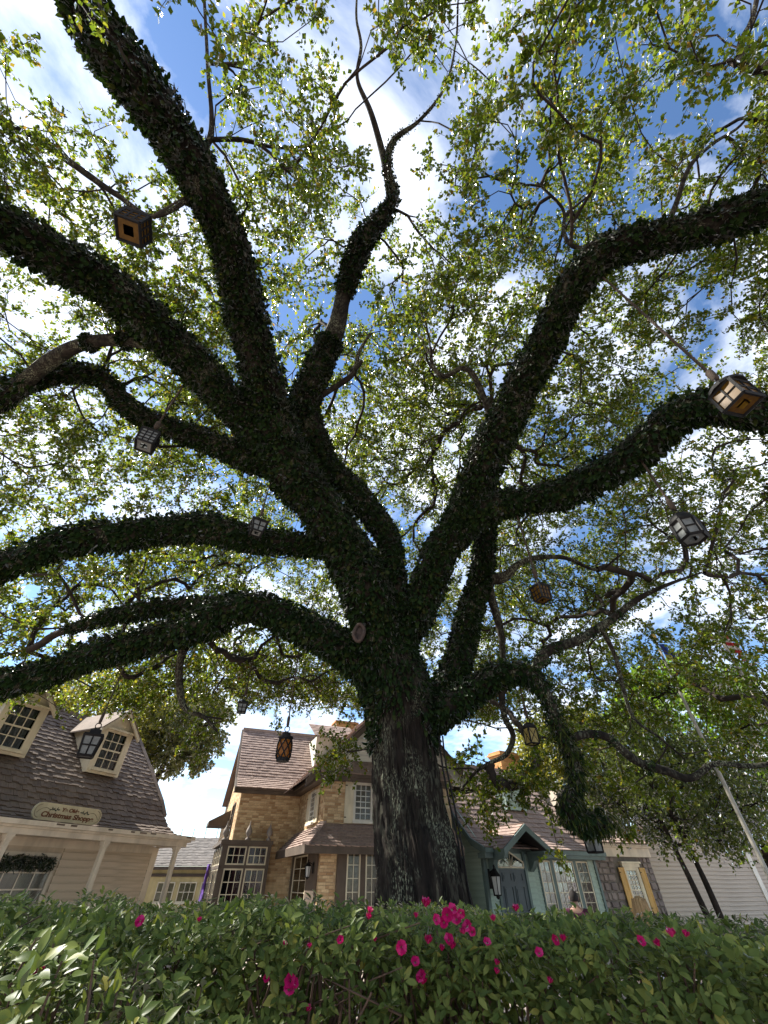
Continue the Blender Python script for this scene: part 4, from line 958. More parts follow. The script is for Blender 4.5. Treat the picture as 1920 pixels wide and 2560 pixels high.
# purple bunting on the bay's far side
bt = empty('purple_drape', B.world((bu0 - .16, 1.3, 0)), B.rz); tag(bt, 'purple fabric drape hanging on the side of the brick house bay', 'drape')
V = []; nU, nV = 14, 18
for j in range(nV + 1):
    for i in range(nU + 1):
        t = i / nU; s = j / nV; V.append((-.06 - .05 * math.sin(i * 1.7 + j * .3) - .05 * s, (t - .5) * (.7 - .45 * math.sin(s * math.pi)), bwt2 - .5 - s * 1.2))
me = bpy.data.meshes.new('cloth'); me.from_pydata(V, [], [(j * (nU + 1) + i, j * (nU + 1) + i + 1, (j + 1) * (nU + 1) + i + 1, (j + 1) * (nU + 1) + i) for j in range(nV) for i in range(nU)]); me.update()
cl = link('cloth', me, M_PURPLE, bt, True); sd = cl.modifiers.new('thick', 'SOLIDIFY'); sd.thickness = .01
lz = B.uw(zB(985, 1250), g0)[0]
wall_lantern(B.world((uI - .13, vW + .35, B.vw(zB(985, 1250), uI)[1])), B.rz - R(90), 'black six-sided wall lantern on the brick house beside the tall windows', 1.05)
# ================= the green house =================
Gf = Frame(*zC(405, 950), 15.6, 60)
green = Gf.empty('green_house'); tag(green, 'green clapboard house with slate blue door and triple window', 'house')
gE = Gf.uw(zC(1100, 925))[1]                       # gutter top
gR = Gf.uw(zC(1290, 1000))[0]                      # right end of the front wall
gS = gE - .12
G = Gf
wg = box('wall', M_GREEN, green, .0, gR, .03, 6, 0, gS)
dl, dr = G.uw(zC(535, 1150))[0], G.uw(zC(748, 1150))[0]; dtop = G.uw(zC(640, 1065))[1]; fanb = G.uw(zC(620, 1048))[1]; fant = G.uw(zC(605, 925))[1]
w3 = [G.uw(zC(x, 1010))[0] for x in (850, 925, 962, 1108, 1145, 1222)]; wz = G.uw(zC(1030, 1008))[1]
siding(wg, M_GREEN, .1, dl - .12, 0.03, .1, gS, .17); siding(wg, M_GREEN, dr + .12, w3[0] - .1, 0.03, .1, gS, .17); siding(wg, M_GREEN, w3[5] + .1, gR - .08, 0.03, .1, gS, .17)
b = MB(); b.box(-.05, .09, -.05, .1, 0, gS); b.box(gR - .08, gR + .04, -.05, .1, 0, gS); b.build('corner_board', M_GTRIM, green)
b = MB(); b.box(w3[0] - .1, w3[5] + .1, -.045, .02, wz + .06, gS)
for a, c in ((w3[0] - .1, w3[0] - .05), (w3[1] + .05, w3[2] - .05), (w3[3] + .05, w3[4] - .05), (w3[5] + .05, w3[5] + .1)): b.box(a, c, -.045, .02, 0, wz + .06)
b.box(w3[0] - .05, w3[5] + .05, -.04, .02, 0, .5); b.build('window_casing', M_GTRIM, green)
for a, c, k in ((w3[0], w3[1], 2), (w3[2], w3[3], 4), (w3[4], w3[5], 2)): window(green, M_CREAM, a, c, .56, wz, -.02, k, 6, .045, .017, M_CURT_R, False, rail=3)
# door
dr_o = MB(); dr_o.box(dl, dr, -.02, .03, 0, dtop); door = dr_o.build('door', M_DOOR, green)
dw = dr - dl
for i in (0, 1):
    for a, c in ((.16, .40), (.47, .78), (.84, .955)):
        x0 = dl + dw * (.12 + .42 * i); x1 = x0 + dw * .34; z0, z1 = dtop * a, dtop * c
        q = MB(); q.box(x0, x0 + .03, -.045, -.021, z0, z1); q.box(x1 - .03, x1, -.045, -.021, z0, z1); q.box(x0 + .03, x1 - .03, -.045, -.021, z0, z0 + .03); q.box(x0 + .03, x1 - .03, -.045, -.021, z1 - .03, z1)
        q.box(x0 + .07, x1 - .07, -.038, -.021, z0 + .07, z1 - .07); q.build('panel', M_DOOR, door)
MB().lathe([(.03, 0), (.035, .02), (.02, .04)], 8, (dl + dw * .92, -.06, 1.0)).build('door_knob', M_IRON, door, True)
b = MB(); b.box(dl - .11, dl - .002, -.06, .03, 0, fant); b.box(dr + .002, dr + .11, -.06, .03, 0, fant); b.box(dl, dr, -.055, .03, dtop + .002, fanb - .03); b.build('door_frame', M_GTRIM, green)
# pointed fanlight with radiating bars
uc = (dl + dr) / 2; hw = dw / 2; fr_ = [(dl + .02, fanb), (dr - .02, fanb), (dr - .02, fanb + (fant - fanb) * .35), (uc, fant), (dl + .02, fanb + (fant - fanb) * .35)]
b = MB()
for i in range(5):
    a, c = np.array(fr_[i]), np.array(fr_[(i + 1) % 5]); b.bar((a[0], -.03, a[1]), (c[0], -.03, c[1]), .03, 6)
for ang in (35, 65, 90, 115, 145):
    d = np.array([math.cos(R(ang)), math.sin(R(ang))]); ln = (fant - fanb) * (1 if ang == 90 else .8); b.bar((uc, -.03, fanb), (uc + d[0] * ln, -.03, fanb + d[1] * ln), .012, 5)
fl = b.build('fanlight', M_CREAM, green)
MB().prism(fr_, 'y', -.02, -.012).build('pane', M_GLASS, fl); MB().prism(fr_, 'y', .005, .012).build('backing', M_DARK, fl)
# roof with bell-cast profile; left edge read in the gable plane
gp = [G.vw(zC(*q), -.1) for q in ((425, 888), (370, 815), (310, 740), (250, 660))]
vE = -.42; rtop = G.uw(zC(400, 262), 3.6)[1]
gprof = [(vE, gE + .01), (.3, gE + .30), (1.1, gE + 1.0), (3.6, rtop)]
uRf = gR + .18
shingles(green, M_SHAKE_L, [(-.22, v, w) for v, w in gprof], [(uRf, v, w) for v, w in gprof], 20, .30, .035, .006, 'roof', frame=G)
MB().box(-.25, uRf, 3.52, 3.72, rtop - .03, rtop + .1).build('ridge_cap', M_SHAKE_L, green)
MB().add([(-.2, 3.65, rtop), (uRf, 3.65, rtop), (uRf, 7.2, gE), (-.2, 7.2, gE)], [(0, 1, 2, 3)]).build('rear_roof', M_SHAKE_L, green)
b = MB()
for i in range(len(gprof) - 1):
    (v0, z0), (v1, z1) = gprof[i], gprof[i + 1]
    b.hexa([(-.29, v0, z0 - .2), (-.225, v0, z0 - .2), (-.225, v1, z1 - .2), (-.29, v1, z1 - .2), (-.29, v0, z0 + .03), (-.225, v0, z0 + .03), (-.225, v1, z1 + .03), (-.29, v1, z1 + .03)])
b.build('rake_board', M_GTRIM, green)
ge = empty('end_wall', (0, .03, 0), R(-90)); ge.parent = green    # x = -(v-.03)
pv_ = [p[0] for p in gprof]; pw_ = [p[1] - .1 for p in gprof]
vlim = lambda w: max(.0, float(np.interp(w, pw_, pv_)))
siding(ge, M_GREEN, lambda w: -6.0 + max(0, (w - gE)) * 1.1, lambda w: -vlim(w) - (.12 if w < gS else .02), 0.0, .1, rtop - .4, .2)
b = MB(); b.prism([(0.04, 0), (0.04, gE + .1), (3.6, rtop - .15), (6, gE + .1), (6, 0)], 'x', .002, .05); b.build('gable_wall', M_GREEN, green)
b = MB(); b.box(-.3, dl - .55, vE - .12, vE + .0, gE - .14, gE); b.box(dr + .75, uRf + .1, vE - .12, vE, gE - .14, gE); b.box(-.3, dl - .55, vE - .06, -.06, gE - .3, gE - .142); b.box(dr + .75, uRf + .06, vE - .06, -.06, gE - .26, gE - .142); b.build('gutter', M_GTRIM, green)
# little gabled porch hood on brackets
pa = G.uw(zC(660, 700), vE - .5); hz = gE - .05; hx0, hx1 = dl - .52, dr + .72; hv = vE - .62; hc = (hx0 + hx1) / 2; hap = pa[1]
for sg_ in (-1, 1):
    e0 = hx0 if sg_ < 0 else hx1
    lp = [(e0, hv, hz), (hc, hv, hap)]; rp = [(e0, 1.2, hz), (hc, 1.2, hap)]
    if sg_ < 0: lp, rp = rp, lp
    shingles(green, M_SHAKE_L, lp, rp, 7, .28, .03, .004, 'hood_roof', frame=G, nind=60)
    MB().hexa([(e0, hv - .06, hz - .2), (hc, hv - .06, hap - .22), (hc, hv, hap - .22), (e0, hv, hz - .2), (e0, hv - .06, hz + .0), (hc, hv - .06, hap), (hc, hv, hap), (e0, hv, hz)]).build('rake_board', M_GTRIM, green)
    bx = dl - .36 if sg_ < 0 else dr + .36
    MB().prism([(-.065, hz - .62), (-.065, hz - .12), (hv + .05, hz - .12), (hv + .08, hz - .25), (-.42, hz - .3), (-.25, hz - .5)], 'x', bx - .11, bx + .11).build('bracket', M_GTRIM, green)
    box('beam', M_GTRIM, green, bx - .13, bx + .13, hv + .02, -.07, hz - .118, hz - .01)
MB().prism([(hx0 + .05, hz - .12), (hx1 - .05, hz - .12), (hc, hap - .1)], 'y', .032, .08).build('hood_wall', M_GTRIM, green); box('upper_wall', M_GTRIM, green, 0.01, gR - .01, .034, .3, gS - .3, gE + .2)
# roof dormer, blue-green, and the chimney
vd_ = 1.5; q0 = G.uw(zC(600, 440), vd_)[0]; q1 = G.uw(zC(695, 440), vd_)[0]; qz = G.uw(zC(650, 395), vd_)[1]
DG = box('dormer', M_GTRIM, green, q0 - .25, q1 + .25, vd_, vd_ + 2.0, qz - 1.0, qz)
siding(DG, M_GREEN, q0 - .25, q1 + .25, vd_, qz - 1.0, qz - .02, .17)
lp = [(q0 - .32, vd_ - .15, qz + .0), (q0 - .32, vd_ + 2.0, qz + .7)]
shingles(green, M_SHAKE_L, lp, [(q1 + .32, p[1], p[2]) for p in lp], 6, .28, .03, .004, 'dormer_roof', frame=G, nind=0)
vC = 4.2; c0 = G.uw(zC(560, 250), vC)[0]; c1 = G.uw(zC(700, 250), vC)[0]; cz = G.uw(zC(620, 130), vC)[1]
ch = box('chimney', M_MORTAR, green, c0, c1, vC, vC + .9, rtop - 1.6, cz - .3)
bricks(ch, M_CHIM, (c0, vC, 0), (1, 0, 0), lambda w: 0., lambda w: c1 - c0, rtop - 1., cz - .3, (0, -1, 0), G, nind=0, bh=.075)
bricks(ch, M_CHIM, (c0, vC, 0), (0, 1, 0), lambda w: 0., lambda w: .9, rtop - 1., cz - .3, (-1, 0, 0), G, nind=0, bh=.075)
b = MB(); b.box(c0 - .06, c1 + .06, vC - .06, vC + .96, cz - .298, cz - .2); b.box(c0 - .12, c1 + .12, vC - .12, vC + 1.02, cz - .199, cz - .1); b.box(c0 - .05, c1 + .05, vC - .05, vC + .95, cz - .099, cz); b.build('chimney_cap', M_CHIM, ch)
wall_lantern(G.world((G.uw(zC(490, 1170), -.2)[0], -.002, G.uw(zC(490, 1150), -.2)[1])), G.rz, 'tall black wall lantern beside the slate blue door', 2.0)
# ================= stone cottage =================
Sf = Frame(*zD(95, 1400), 15.9, 66); Sf.O = G.world((gR + .06, .12, 0.0)); stone = Sf.empty('stone_cottage'); tag(stone, 'grey fieldstone cottage front with ochre shutters beside the green house', 'house')
sE = Sf.uw(zD(300, 1250))[1]; sB = Sf.uw(zD(300, 1365))[1]; sR = Sf.uw(zD(620, 1600))[0]
ws = box('wall', M_SMORT, stone, 0, sR, .05, 5, 0, sB + .1)
ow0, ow1 = Sf.uw(zD(335, 1560))[0], Sf.uw(zD(425, 1560))[0]; oz1 = Sf.uw(zD(370, 1495))[1]; oz0 = .9
# irregular stones on a jittered grid, each an object
w = .0; row = 0; srng = random.Random(4)
while w < sB:
    h = srng.uniform(.14, .34); h = min(h, sB - w); u = srng.uniform(-.2, 0)
    while u < sR:
        ln = srng.uniform(.18, .55); x0, x1 = max(u, 0), min(u + ln, sR); u += ln
        if x1 - x0 < .07 or (x1 > ow0 - .55 and x0 < ow1 + .55 and w + h > oz0 - .3 and w < oz1 + .3 and x0 > ow0 - .7 and x1 < ow1 + .7): continue
        e = .012; cx, cz_ = (x0 + x1) / 2, w + h / 2; n = 9; ring = []
        for k in range(n):
            a = 2 * math.pi * k / n + .3; ca, sa = math.cos(a), math.sin(a); s = 1 / max(abs(ca), abs(sa)) * (.93 if k % 2 else .84) * srng.uniform(.93, 1.03); s = min(s, 1.22)
            ring.append((max(x0 + e, min(x1 - e, cx + ca * s * (x1 - x0) / 2)), max(w + e, min(w + h - e, cz_ + sa * s * h / 2))))
        d = srng.uniform(.03, .07); V = [(p[0], .052, p[1]) for p in ring] + [(cx + (p[0] - cx) * .86, .05 - d, cz_ + (p[1] - cz_) * .84) for p in ring]
        MB().add(V, [tuple(range(n, 2 * n))] + [(i, (i + 1) % n, (i + 1) % n + n, i + n) for i in range(n)]).build('stone', M_STONE, ws)
    w += h
b = MB(); b.box(ow0 - .12, ow0 - .05, -.06, .02, oz0 - .12, oz1 + .12); b.box(ow1 + .05, ow1 + .2, -.06, .02, oz0 - .12, oz1 + .12); b.box(ow0 - .05, ow1 + .05, -.06, .02, oz1 + .05, oz1 + .12); b.box(ow0 - .2, ow1 + .28, -.1, .02, oz1 + .122, oz1 + .24); b.box(ow0 - .26, ow1 + .34, -.16, .02, oz1 + .242, oz1 + .31); b.build('window_surround', M_CREAM, stone)
window(stone, M_CREAM, ow0, ow1, oz0, oz1, -.02, 3, 8, .05, .022, M_CURT_R, True, rail=4)
shutter(stone, M_OCHRE, ow0 - .48, ow0 - .13, -.08, oz0 - .1, oz1 + .1); shutter(stone, M_OCHRE, ow1 + .22, ow1 + .58, -.08, oz0 - .1, oz1 + .1)
b = MB(); b.box(-.02, sR + .05, -.06, .04, sB, sE - .12); b.box(-.04, sR + .12, -.2, .04, sE - .118, sE - .05); b.box(-.04, sR + .16, -.3, .04, sE - .048, sE); b.build('cornice', M_TRIM, stone)
sprof = [(-.4, sE + .01), (.2, sE + .25), (1.8, sE + 1.5)]
shingles(stone, M_SHAKE_L, [(-.25, v, w_) for v, w_ in sprof], [(sR + .25, v, w_) for v, w_ in sprof], 9, .3, .035, .008, 'roof', frame=Sf, nind=150)
# upper storey wall behind the cottage roof
up = box('upper_wall', M_BEIGE, stone, .6, sR + .2, 1.9, 5, sB, sE + 2.4)
siding(up, M_BEIGE, .6, sR + .2, 1.9, sE + .9, sE + 2.4, .2)
# ================= beige building =================
Ef = Frame(*zD(600, 1600), 15.2, 72); Ef.O = Sf.world((sR + .05, .1, 0.0)); beige = Ef.empty('beige_building'); tag(beige, 'long beige clapboard wall with grey roof behind the small tree', 'building')
eR = Ef.uw(zD(1490, 1450))[0]; eT = Ef.uw(zD(1000, 1090))[1]
we = box('wall', M_BEIGE, beige, -.05, eR + .3, .03, 6, 0, eT)
siding(we, M_BEIGE, -.05, eR, .03, .05, eT, .155)
box('corner_board', M_WHITE, beige, eR + .002, eR + .28, -.05, .1, 0, eT)
siding(we, M_BEIGE, eR + .3, eR + 6, 0.7, .05, eT, .155); box('return_wall', M_BEIGE, beige, eR + .301, eR + 6, .702, 6, 0, eT)
b = MB(); b.box(-.2, eR + 6.2, -.3, .02, eT + .002, eT + .15); b.build('fascia', M_WHITE, beige)
lp = [(-.3, -.4, eT + .16), (-.3, 3.5, eT + 2.6)]
shingles(beige, M_SHAKE_G, lp, [(eR + 6.2, p[1], p[2]) for p in lp], 16, .35, .035, .006, 'roof', frame=Ef, nind=0)
# ================= far yellow building between the shop and the brick house =================
Yf = Frame(*zA(1200, 1380), 24.0, 86); yel = Yf.empty('yellow_building'); tag(yel, 'distant yellow building with grey shingled roof between shop and brick house', 'building')
yE = Yf.uw(zA(1350, 1380))[1]; yT = Yf.uw(zA(1350, 1170), 3)[1]
y0 = -3.5; y1 = 7.0
wy = box('wall', M_YEL, yel, y0, y1, 0, 5, 0, yE - .1)
lp = [(y0 - .3, -.4, yE), (y0 - .3, 3.0, yT)]
shingles(yel, M_SHAKE_G, lp, [(y1 + .3, p[1], p[2]) for p in lp], 18, .3, .03, .005, 'roof', frame=Yf, nind=0)
box('fascia', M_BROWN, yel, y0 - .3, y1 + .3, -.42, -.32, yE - .16, yE - .01)
zb_ = Yf.uw(zA(1400, 1445))[1]; box('string_course', M_BROWN, yel, y0, y1, -.06, -.002, zb_ - .07, zb_ + .07)
for k in range(4): window(yel, M_CREAM, y0 + 3.6 + k * 1.25, y0 + 4.5 + k * 1.25, 1.0, zb_ - .35, -.03, 3, 2, .05, .03, M_CURT_W, True)
for i in range(9):
    MB().bar((y0 + .8 + i * .8, 2.9, yT), (y0 + .8 + i * .8, 2.9, yT + .5), .02, 5).build('roof_spike', M_IRON, yel)
# ================= grey spired roof far behind =================
sp_ = at(1392, 2206, 32.0); spo = empty('distant_spire', (sp_[0], sp_[1], 0)); tag(spo, 'dark grey pointed spire seen far behind the chimney', 'spire')
ztop = at(1391, 1868, 32.0)[2]; dsc = 1.0
tY = (sp_[1]); rr_ = ray(1391, 1868); ztop = CAM[2] + rr_[2] * (tY / rr_[1])
MB().box(-1.2, 1.2, -1.2, 1.2, 0, ztop - 6).build('tower', M_BEIGE, spo); MB().lathe([(1.0, ztop - 6.0), (.55, ztop - 3), (.03, ztop)], 8).build('roof', mat('slate', (.09, .09, .10), .7), spo)
# ================= distant trees and the small tree =================
def tree(name, label, base, h, rx, rz_, zc, nattr, seed, lm, trunks, tr_r, nsp=7, nlf=9, llen=.11, cover=.45, group=None, off=0.0):
    rg = np.random.default_rng(seed); e = empty(name, base); tag(e, label, 'tree', group); b0 = np.array(base, float); sk = []
    for (dx, dy, topx, topy, topz) in trunks:
        p = spline([(dx, dy, 0, tr_r), (dx + (topx - dx) * .35 + rg.normal() * .06, dy + (topy - dy) * .3, topz * .45, tr_r * .85), (topx, topy, topz, tr_r * .5)], .15)
        V, Fq = barky(p[:, :3], p[:, 3], 14, seed, min(.35, tr_r * 2)); link('trunk', npmesh('trunk', V, Fq), TWIG, e, True)
        T = unit(np.gradient(p[:, :3], axis=0))
        for i in range(len(p) // 2, len(p)): sk.append((p[i, :3] + b0, T[i], p[i, 3]))
    A = []
    while len(A) < nattr:
        d = rdir(1, rg)[0] * rg.uniform(cover, 1.0) ** .6; q = b0 + np.array([off + d[0] * rx, d[1] * rx, zc + d[2] * rz_])
        if fbm(q, .6) + .4 * fbm(q, 1.5) < -.22: continue
        A.append(q)
    P, pa_, ra, ti, Dd, ns = grow(sk, np.array(A), rg, tip=.008)
    V, Fq = edges_np(P, pa_, ra, ns, 5); tag(link('branches', npmesh('branches', V - b0, Fq), TWIG, e), kind='stuff')
    lv, lf, tv, tf = sprigs(P[ti], Dd[ti], rg, nsp, nlf, .5 * max(1, rx / 3), llen)
    tag(link('crown', npmesh('crown', lv - b0, lf), lm, e), kind='stuff'); return e
LM_BR = leafmat('bright_leaf', [(0, (.10, .18, .02)), (.6, (.18, .29, .035)), (1, (.25, .34, .06))], .55, (1.6, 1.6, .6), .4, .08)
LM_OL = leafmat('olive_leaf', [(0, (.10, .13, .025)), (.6, (.20, .22, .05)), (1, (.27, .25, .07))], .55, (1.7, 1.5, .7), .4, .08)
LM_DK = leafmat('glossy_leaf', [(0, (.07, .095, .03)), (.6, (.13, .165, .05)), (1, (.20, .22, .065))], .4, (1.6, 1.6, .6), .25, .2)
LM_GY = leafmat('grey_leaf', [(0, (.11, .13, .06)), (.7, (.19, .21, .09)), (1, (.26, .25, .12))], .4, (1.5, 1.4, .8), .4, .08)
p = at(1792, 2290, 9.2); tree('small_tree', 'small twin-trunked tree with dark glossy leaves before the beige wall', (p[0], p[1], 0), 4, 2.25, 1.3, 3.6, 330, 11, LM_DK, [(-.10, 0, -.55, 0, 3.5), (.10, .05, -.12, .1, 3.6)], .075, 8, 13, .085)
p = at(1560, 2250, 21.0); tree('olive_tree', 'yellow-green tree rising behind the stone cottage roof', (p[0], p[1], 0), 9, 4.6, 3.0, 7.2, 520, 12, LM_OL, [(0, 0, .4, 0, 6.5)], .28, 8, 9, .2)
p = at(1960, 2250, 14.0); tree('bright_tree', 'bright green leafy tree at the right edge behind the flagpoles', (p[0], p[1], 0), 9, 3.6, 3.4, 6.2, 480, 13, LM_BR, [(0, 0, .3, 0, 5.5)], .25, 8, 9, .19)
p = at(235, 2250, 21.5); tree('grey_oak', 'grey-green oak behind the right end of the shop roof', (p[0], p[1], 0), 11, 2.7, 2.6, 9.3, 330, 14, LM_GY, [(0, 0, 1.6, 0, 8.2)], .3, 8, 9, .2, off=2.3)
p = at(60, 2250, 20.5); tree('yellow_oak', 'yellow-green oak rising behind the shop dormers at far left', (p[0], p[1], 0), 11, 4.6, 3.4, 9.2, 520, 15, LM_OL, [(0, 0, .4, 0, 8.5)], .3, 8, 9, .2)
# ------------------------------------------------------------------ LANTERNS in the oak
def tglass(name, col, tr=.5, rough=.2):
    m = bpy.data.materials.new(name); m.use_nodes = True; t = m.node_tree; n = t.nodes; l = t.links
    for x in list(n): n.remove(x)
    out = n.new('ShaderNodeOutputMaterial'); d = n.new('ShaderNodeBsdfDiffuse'); s = n.new('ShaderNodeBsdfTranslucent'); g = n.new('ShaderNodeBsdfGlossy'); g.inputs['Roughness'].default_value = rough
    tcn = n.new('ShaderNodeTexCoord'); nz = n.new('ShaderNodeTexNoise'); nz.inputs['Scale'].default_value = 14; nz.inputs['Detail'].default_value = 4; l.new(tcn.outputs['Object'], nz.inputs['Vector'])
    rp = n.new('ShaderNodeValToRGB'); rp.color_ramp.elements[0].position = .3; rp.color_ramp.elements[1].position = .7; rp.color_ramp.elements[0].color = (*[c * .62 for c in col], 1); rp.color_ramp.elements[1].color = (*col, 1)
    l.new(nz.outputs['Fac'], rp.inputs[0]); l.new(rp.outputs[0], d.inputs[0]); l.new(rp.outputs[0], s.inputs[0])
    a = n.new('ShaderNodeMixShader'); a.inputs[0].default_value = tr; l.new(d.outputs[0], a.inputs[1]); l.new(s.outputs[0], a.inputs[2])
    lw = n.new('ShaderNodeLayerWeight'); lw.inputs[0].default_value = .2; b = n.new('ShaderNodeMixShader'); l.new(lw.outputs['Fresnel'], b.inputs[0]); l.new(a.outputs[0], b.inputs[1]); l.new(g.outputs[0], b.inputs[2]); l.new(b.outputs[0], out.inputs[0]); return m
GL_AMB = tglass('amber_glass', (.24, .125, .018), .6); GL_DKA = tglass('brown_glass', (.26, .16, .06), .5); GL_YEL = tglass('yellow_glass', (.75, .60, .20), .7); GL_FRO = tglass('milk_glass', (.36, .38, .37), .55); GL_ORA = tglass('orange_glass', (.55, .21, .035), .6)
M_ROPE = mat('hemp_rope', (.065, .045, .03), .95, (.035, .025, .018), 20, .4, 80); M_LWOOD = mat('lantern_wood', (.055, .036, .026), .7, (.035, .024, .018), 9, .2, 40)
def rope(parent, z0, z1, r=.024):
    n = max(12, int((z1 - z0) / .03)); t = np.linspace(0, 1, n); b = MB(); zs = z0 + (z1 - z0) * t
    for k in range(3):
        a = zs * 32 + k * 2.094; b.tube(np.stack([r * .5 * np.cos(a), r * .5 * np.sin(a), zs], 1), np.full(n, r * .56), 5)
    b.build('rope', M_ROPE, parent, True)
    MB().lathe([(r * 1.2, z0 - .01), (r * 2.1, z0 + .03), (r * 2.2, z0 + .16), (r * 1.1, z0 + .2)], 9).build('rope_binding', M_ROPE, parent, True)
def lantern(label, px, py, z, att, kind, w, h, rot, glass, nx=1, ny=1, taper=0.0, metal=None, roof='pyramid', cross=False):
    """px,py,z: centre of the glazed body; att: pixel where the rope meets the limb; body is w wide (top) and h high"""
    metal = metal or M_IRON; c = at(px, py, z); e = empty('hanging_lantern', (c[0], c[1], c[2] - h / 2), R(rot))
    tag(e, label, 'lantern', 'lanterns hung on ropes in the oak')
    rt = ray(*att); za = CAM[2] + rt[2] / rt[1] * c[1] - (c[2] - h / 2)
    n = {'square': 4, 'hex': 6}.get(kind, 12); r1 = w / 2 / math.cos(math.pi / n) if n == 4 else w / 2; r0 = r1 * (1 - taper); ph = math.pi / n
    cor = lambda r, k, zz: (r * math.cos(2 * math.pi * k / n + ph), r * math.sin(2 * math.pi * k / n + ph), zz)
    t = max(.011, w * .08)
    if kind in ('square', 'hex'):
        b = MB()
        for k in range(n):
            b.bar(cor(r0, k, 0), cor(r1, k, h), t, 4)
            for zz, r in ((0, r0), (h, r1)): b.bar(cor(r, k, zz), cor(r, k + 1, zz), t, 4)
            p0, p1, q0, q1 = [np.array(cor(r, kk, zz)) for r, kk, zz in ((r0, k, 0), (r0, k + 1, 0), (r1, k, h), (r1, k + 1, h))]
            for i in range(1, nx): s = i / nx; b.bar(p0 + (p1 - p0) * s, q0 + (q1 - q0) * s, t * .6, 4)
            for j in range(1, ny): s = j / ny; b.bar(p0 + (q0 - p0) * s, p1 + (q1 - p1) * s, t * .6, 4)
            if cross: b.bar(p0, q1, t * .5, 4); b.bar(p1, q0, t * .5, 4)
        b.build('frame', metal, e)
        for k in range(n):
            p0, p1, q0, q1 = [np.array(cor(r * .975, kk, zz)) for r, kk, zz in ((r0, k, 0), (r0, k + 1, 0), (r1, k, h), (r1, k + 1, h))]
            for i in range(nx):
                for j in range(ny):
                    f = lambda s, u: (p0 + (p1 - p0) * s) * (1 - u) + (q0 + (q1 - q0) * s) * u
                    s0, s1, u0, u1 = i / nx, (i + 1) / nx, j / ny, (j + 1) / ny
                    MB().add([f(s0, u0), f(s1, u0), f(s1, u1), f(s0, u1)], [(0, 1, 2, 3)]).build('pane', glass, e)
        b = MB(); g_ = r0 * .42                                    # bottom ring with an opening
        for k in range(n): b.add([cor(r0 * .97, k, .004), cor(r0 * .97, k + 1, .004), cor(g_, k + 1, .004), cor(g_, k, .004)], [(3, 2, 1, 0)])
        b.build('bottom_plate', glass, e)
    else:
        pr = [(r1 * .82, 0), (r1 * .98, h * .2), (r1, h * .5), (r1 * .96, h * .8), (r1 * .8, h)]
        MB().lathe(pr, 14).build('pane', glass, e, True); b = MB()
        for k in range(7):
            for sgn in (1, -1):
                tt = np.linspace(0, 1, 14); a = 2 * math.pi * k / 7 + sgn * tt * 1.5; rr = np.interp(tt * h, [p[1] for p in pr], [p[0] for p in pr]) + .008
                b.tube(np.stack([rr * np.cos(a), rr * np.sin(a), tt * h], 1), np.full(14, t * .55), 4)
        for zz, rr in ((0.0, r1 * .86), (h, r1 * .84)): b.lathe([(rr * .9, zz - .03), (rr * 1.05, zz - .03), (rr * 1.05, zz + .03), (rr * .9, zz + .03)], 14)
        b.build('frame', metal, e)
        MB().lathe([(r1 * .5, -.005), (r1 * .84, -.001)], 14).build('bottom_plate', metal, e)
    # cap
    b = MB()
    if roof == 'pyramid':
        b.lathe([(r1 * 1.16, h + .0), (r1 * 1.18, h + .025), (r1 * .62, h + w * .34), (r1 * .16, h + w * .52)], n, rot=ph); top = h + w * .52
    elif roof == 'dome':
        b.lathe([(r1 * 1.02, h + .0), (r1 * 1.04, h + .03), (r1 * .95, h + w * .22), (r1 * .6, h + w * .46), (r1 * .2, h + w * .56)], n if kind == 'hex' else 14, rot=ph); top = h + w * .56
    else:
        b.lathe([(r1 * 1.05, h + .0), (r1 * 1.05, h + .03), (r1 * .62, h + w * .14), (r1 * .6, h + w * .34), (r1 * .34, h + w * .4), (r1 * .2, h + w * .46)], n, rot=ph); top = h + w * .46
    b.build('cap', metal, e)
    b = MB(); tt = np.linspace(0, 2 * math.pi, 13); b.tube(np.stack([.05 * np.cos(tt), 0 * tt, top + .045 + .05 * np.sin(tt)], 1), np.full(13, .009), 5); b.build('ring', metal, e)
    rope(e, top + .09, max(za, top + .4), .014 if z > 7 else .019)
    return e
v_ = lambda x, y: (x * K, y * K)
lantern('dark wooden lantern with gridded panes, topmost on the left under the steep limb', *v_(288, 492), 5.6, v_(415, 422), 'square', .30, .32, 20, GL_AMB, 3, 3, 0, M_IRON, 'pyramid')
lantern('large amber lantern on a thick rope at the right edge', *v_(1590, 858), 4.3, v_(1297, 597), 'square', .25, .27, 12, GL_AMB, 2, 2, 0, None, 'dome')
lantern('grey gridded lantern hanging under the broad left limb', *v_(318, 952), 6.9, v_(392, 835), 'square', .27, .30, 28, GL_FRO, 3, 4, .05, None, 'flat')
lantern('six-sided white glass lantern hanging under the long right limb', *v_(1488, 1147), 5.6, v_(1366, 960), 'hex', .33, .28, 8, GL_FRO, 1, 2, -.0, None, 'dome')
lantern('white glass lantern with pointed cap hanging at the main left fork', *v_(556, 1142), 7.7, v_(594, 995), 'square', .28, .22, 30, GL_FRO, 2, 2, .3, None, 'pyramid')
lantern('tapered clear lantern in front of the shop dormer', *v_(193, 1612), 7.6, v_(265, 1432), 'square', .31, .33, 30, GL_FRO, 2, 2, .25, None, 'flat')
lantern('smallest white glass lantern, hung in the gap left of the brick house roof', *v_(523, 1530), 9.0, v_(548, 1400), 'square', .19, .17, 15, GL_FRO, 2, 2, .15, None, 'pyramid')
lantern('round orange lantern in wire netting before the brick house roof', *v_(614, 1618), 7.7, v_(640, 1395), 'round', .27, .36, 0, GL_ORA, roof='flat')
lantern('small house-shaped lantern with amber grid right of the trunk', *v_(1169, 1283), 7.0, v_(1105, 1105), 'square', .22, .25, 25, GL_AMB, 3, 3, .1, None, 'pyramid')
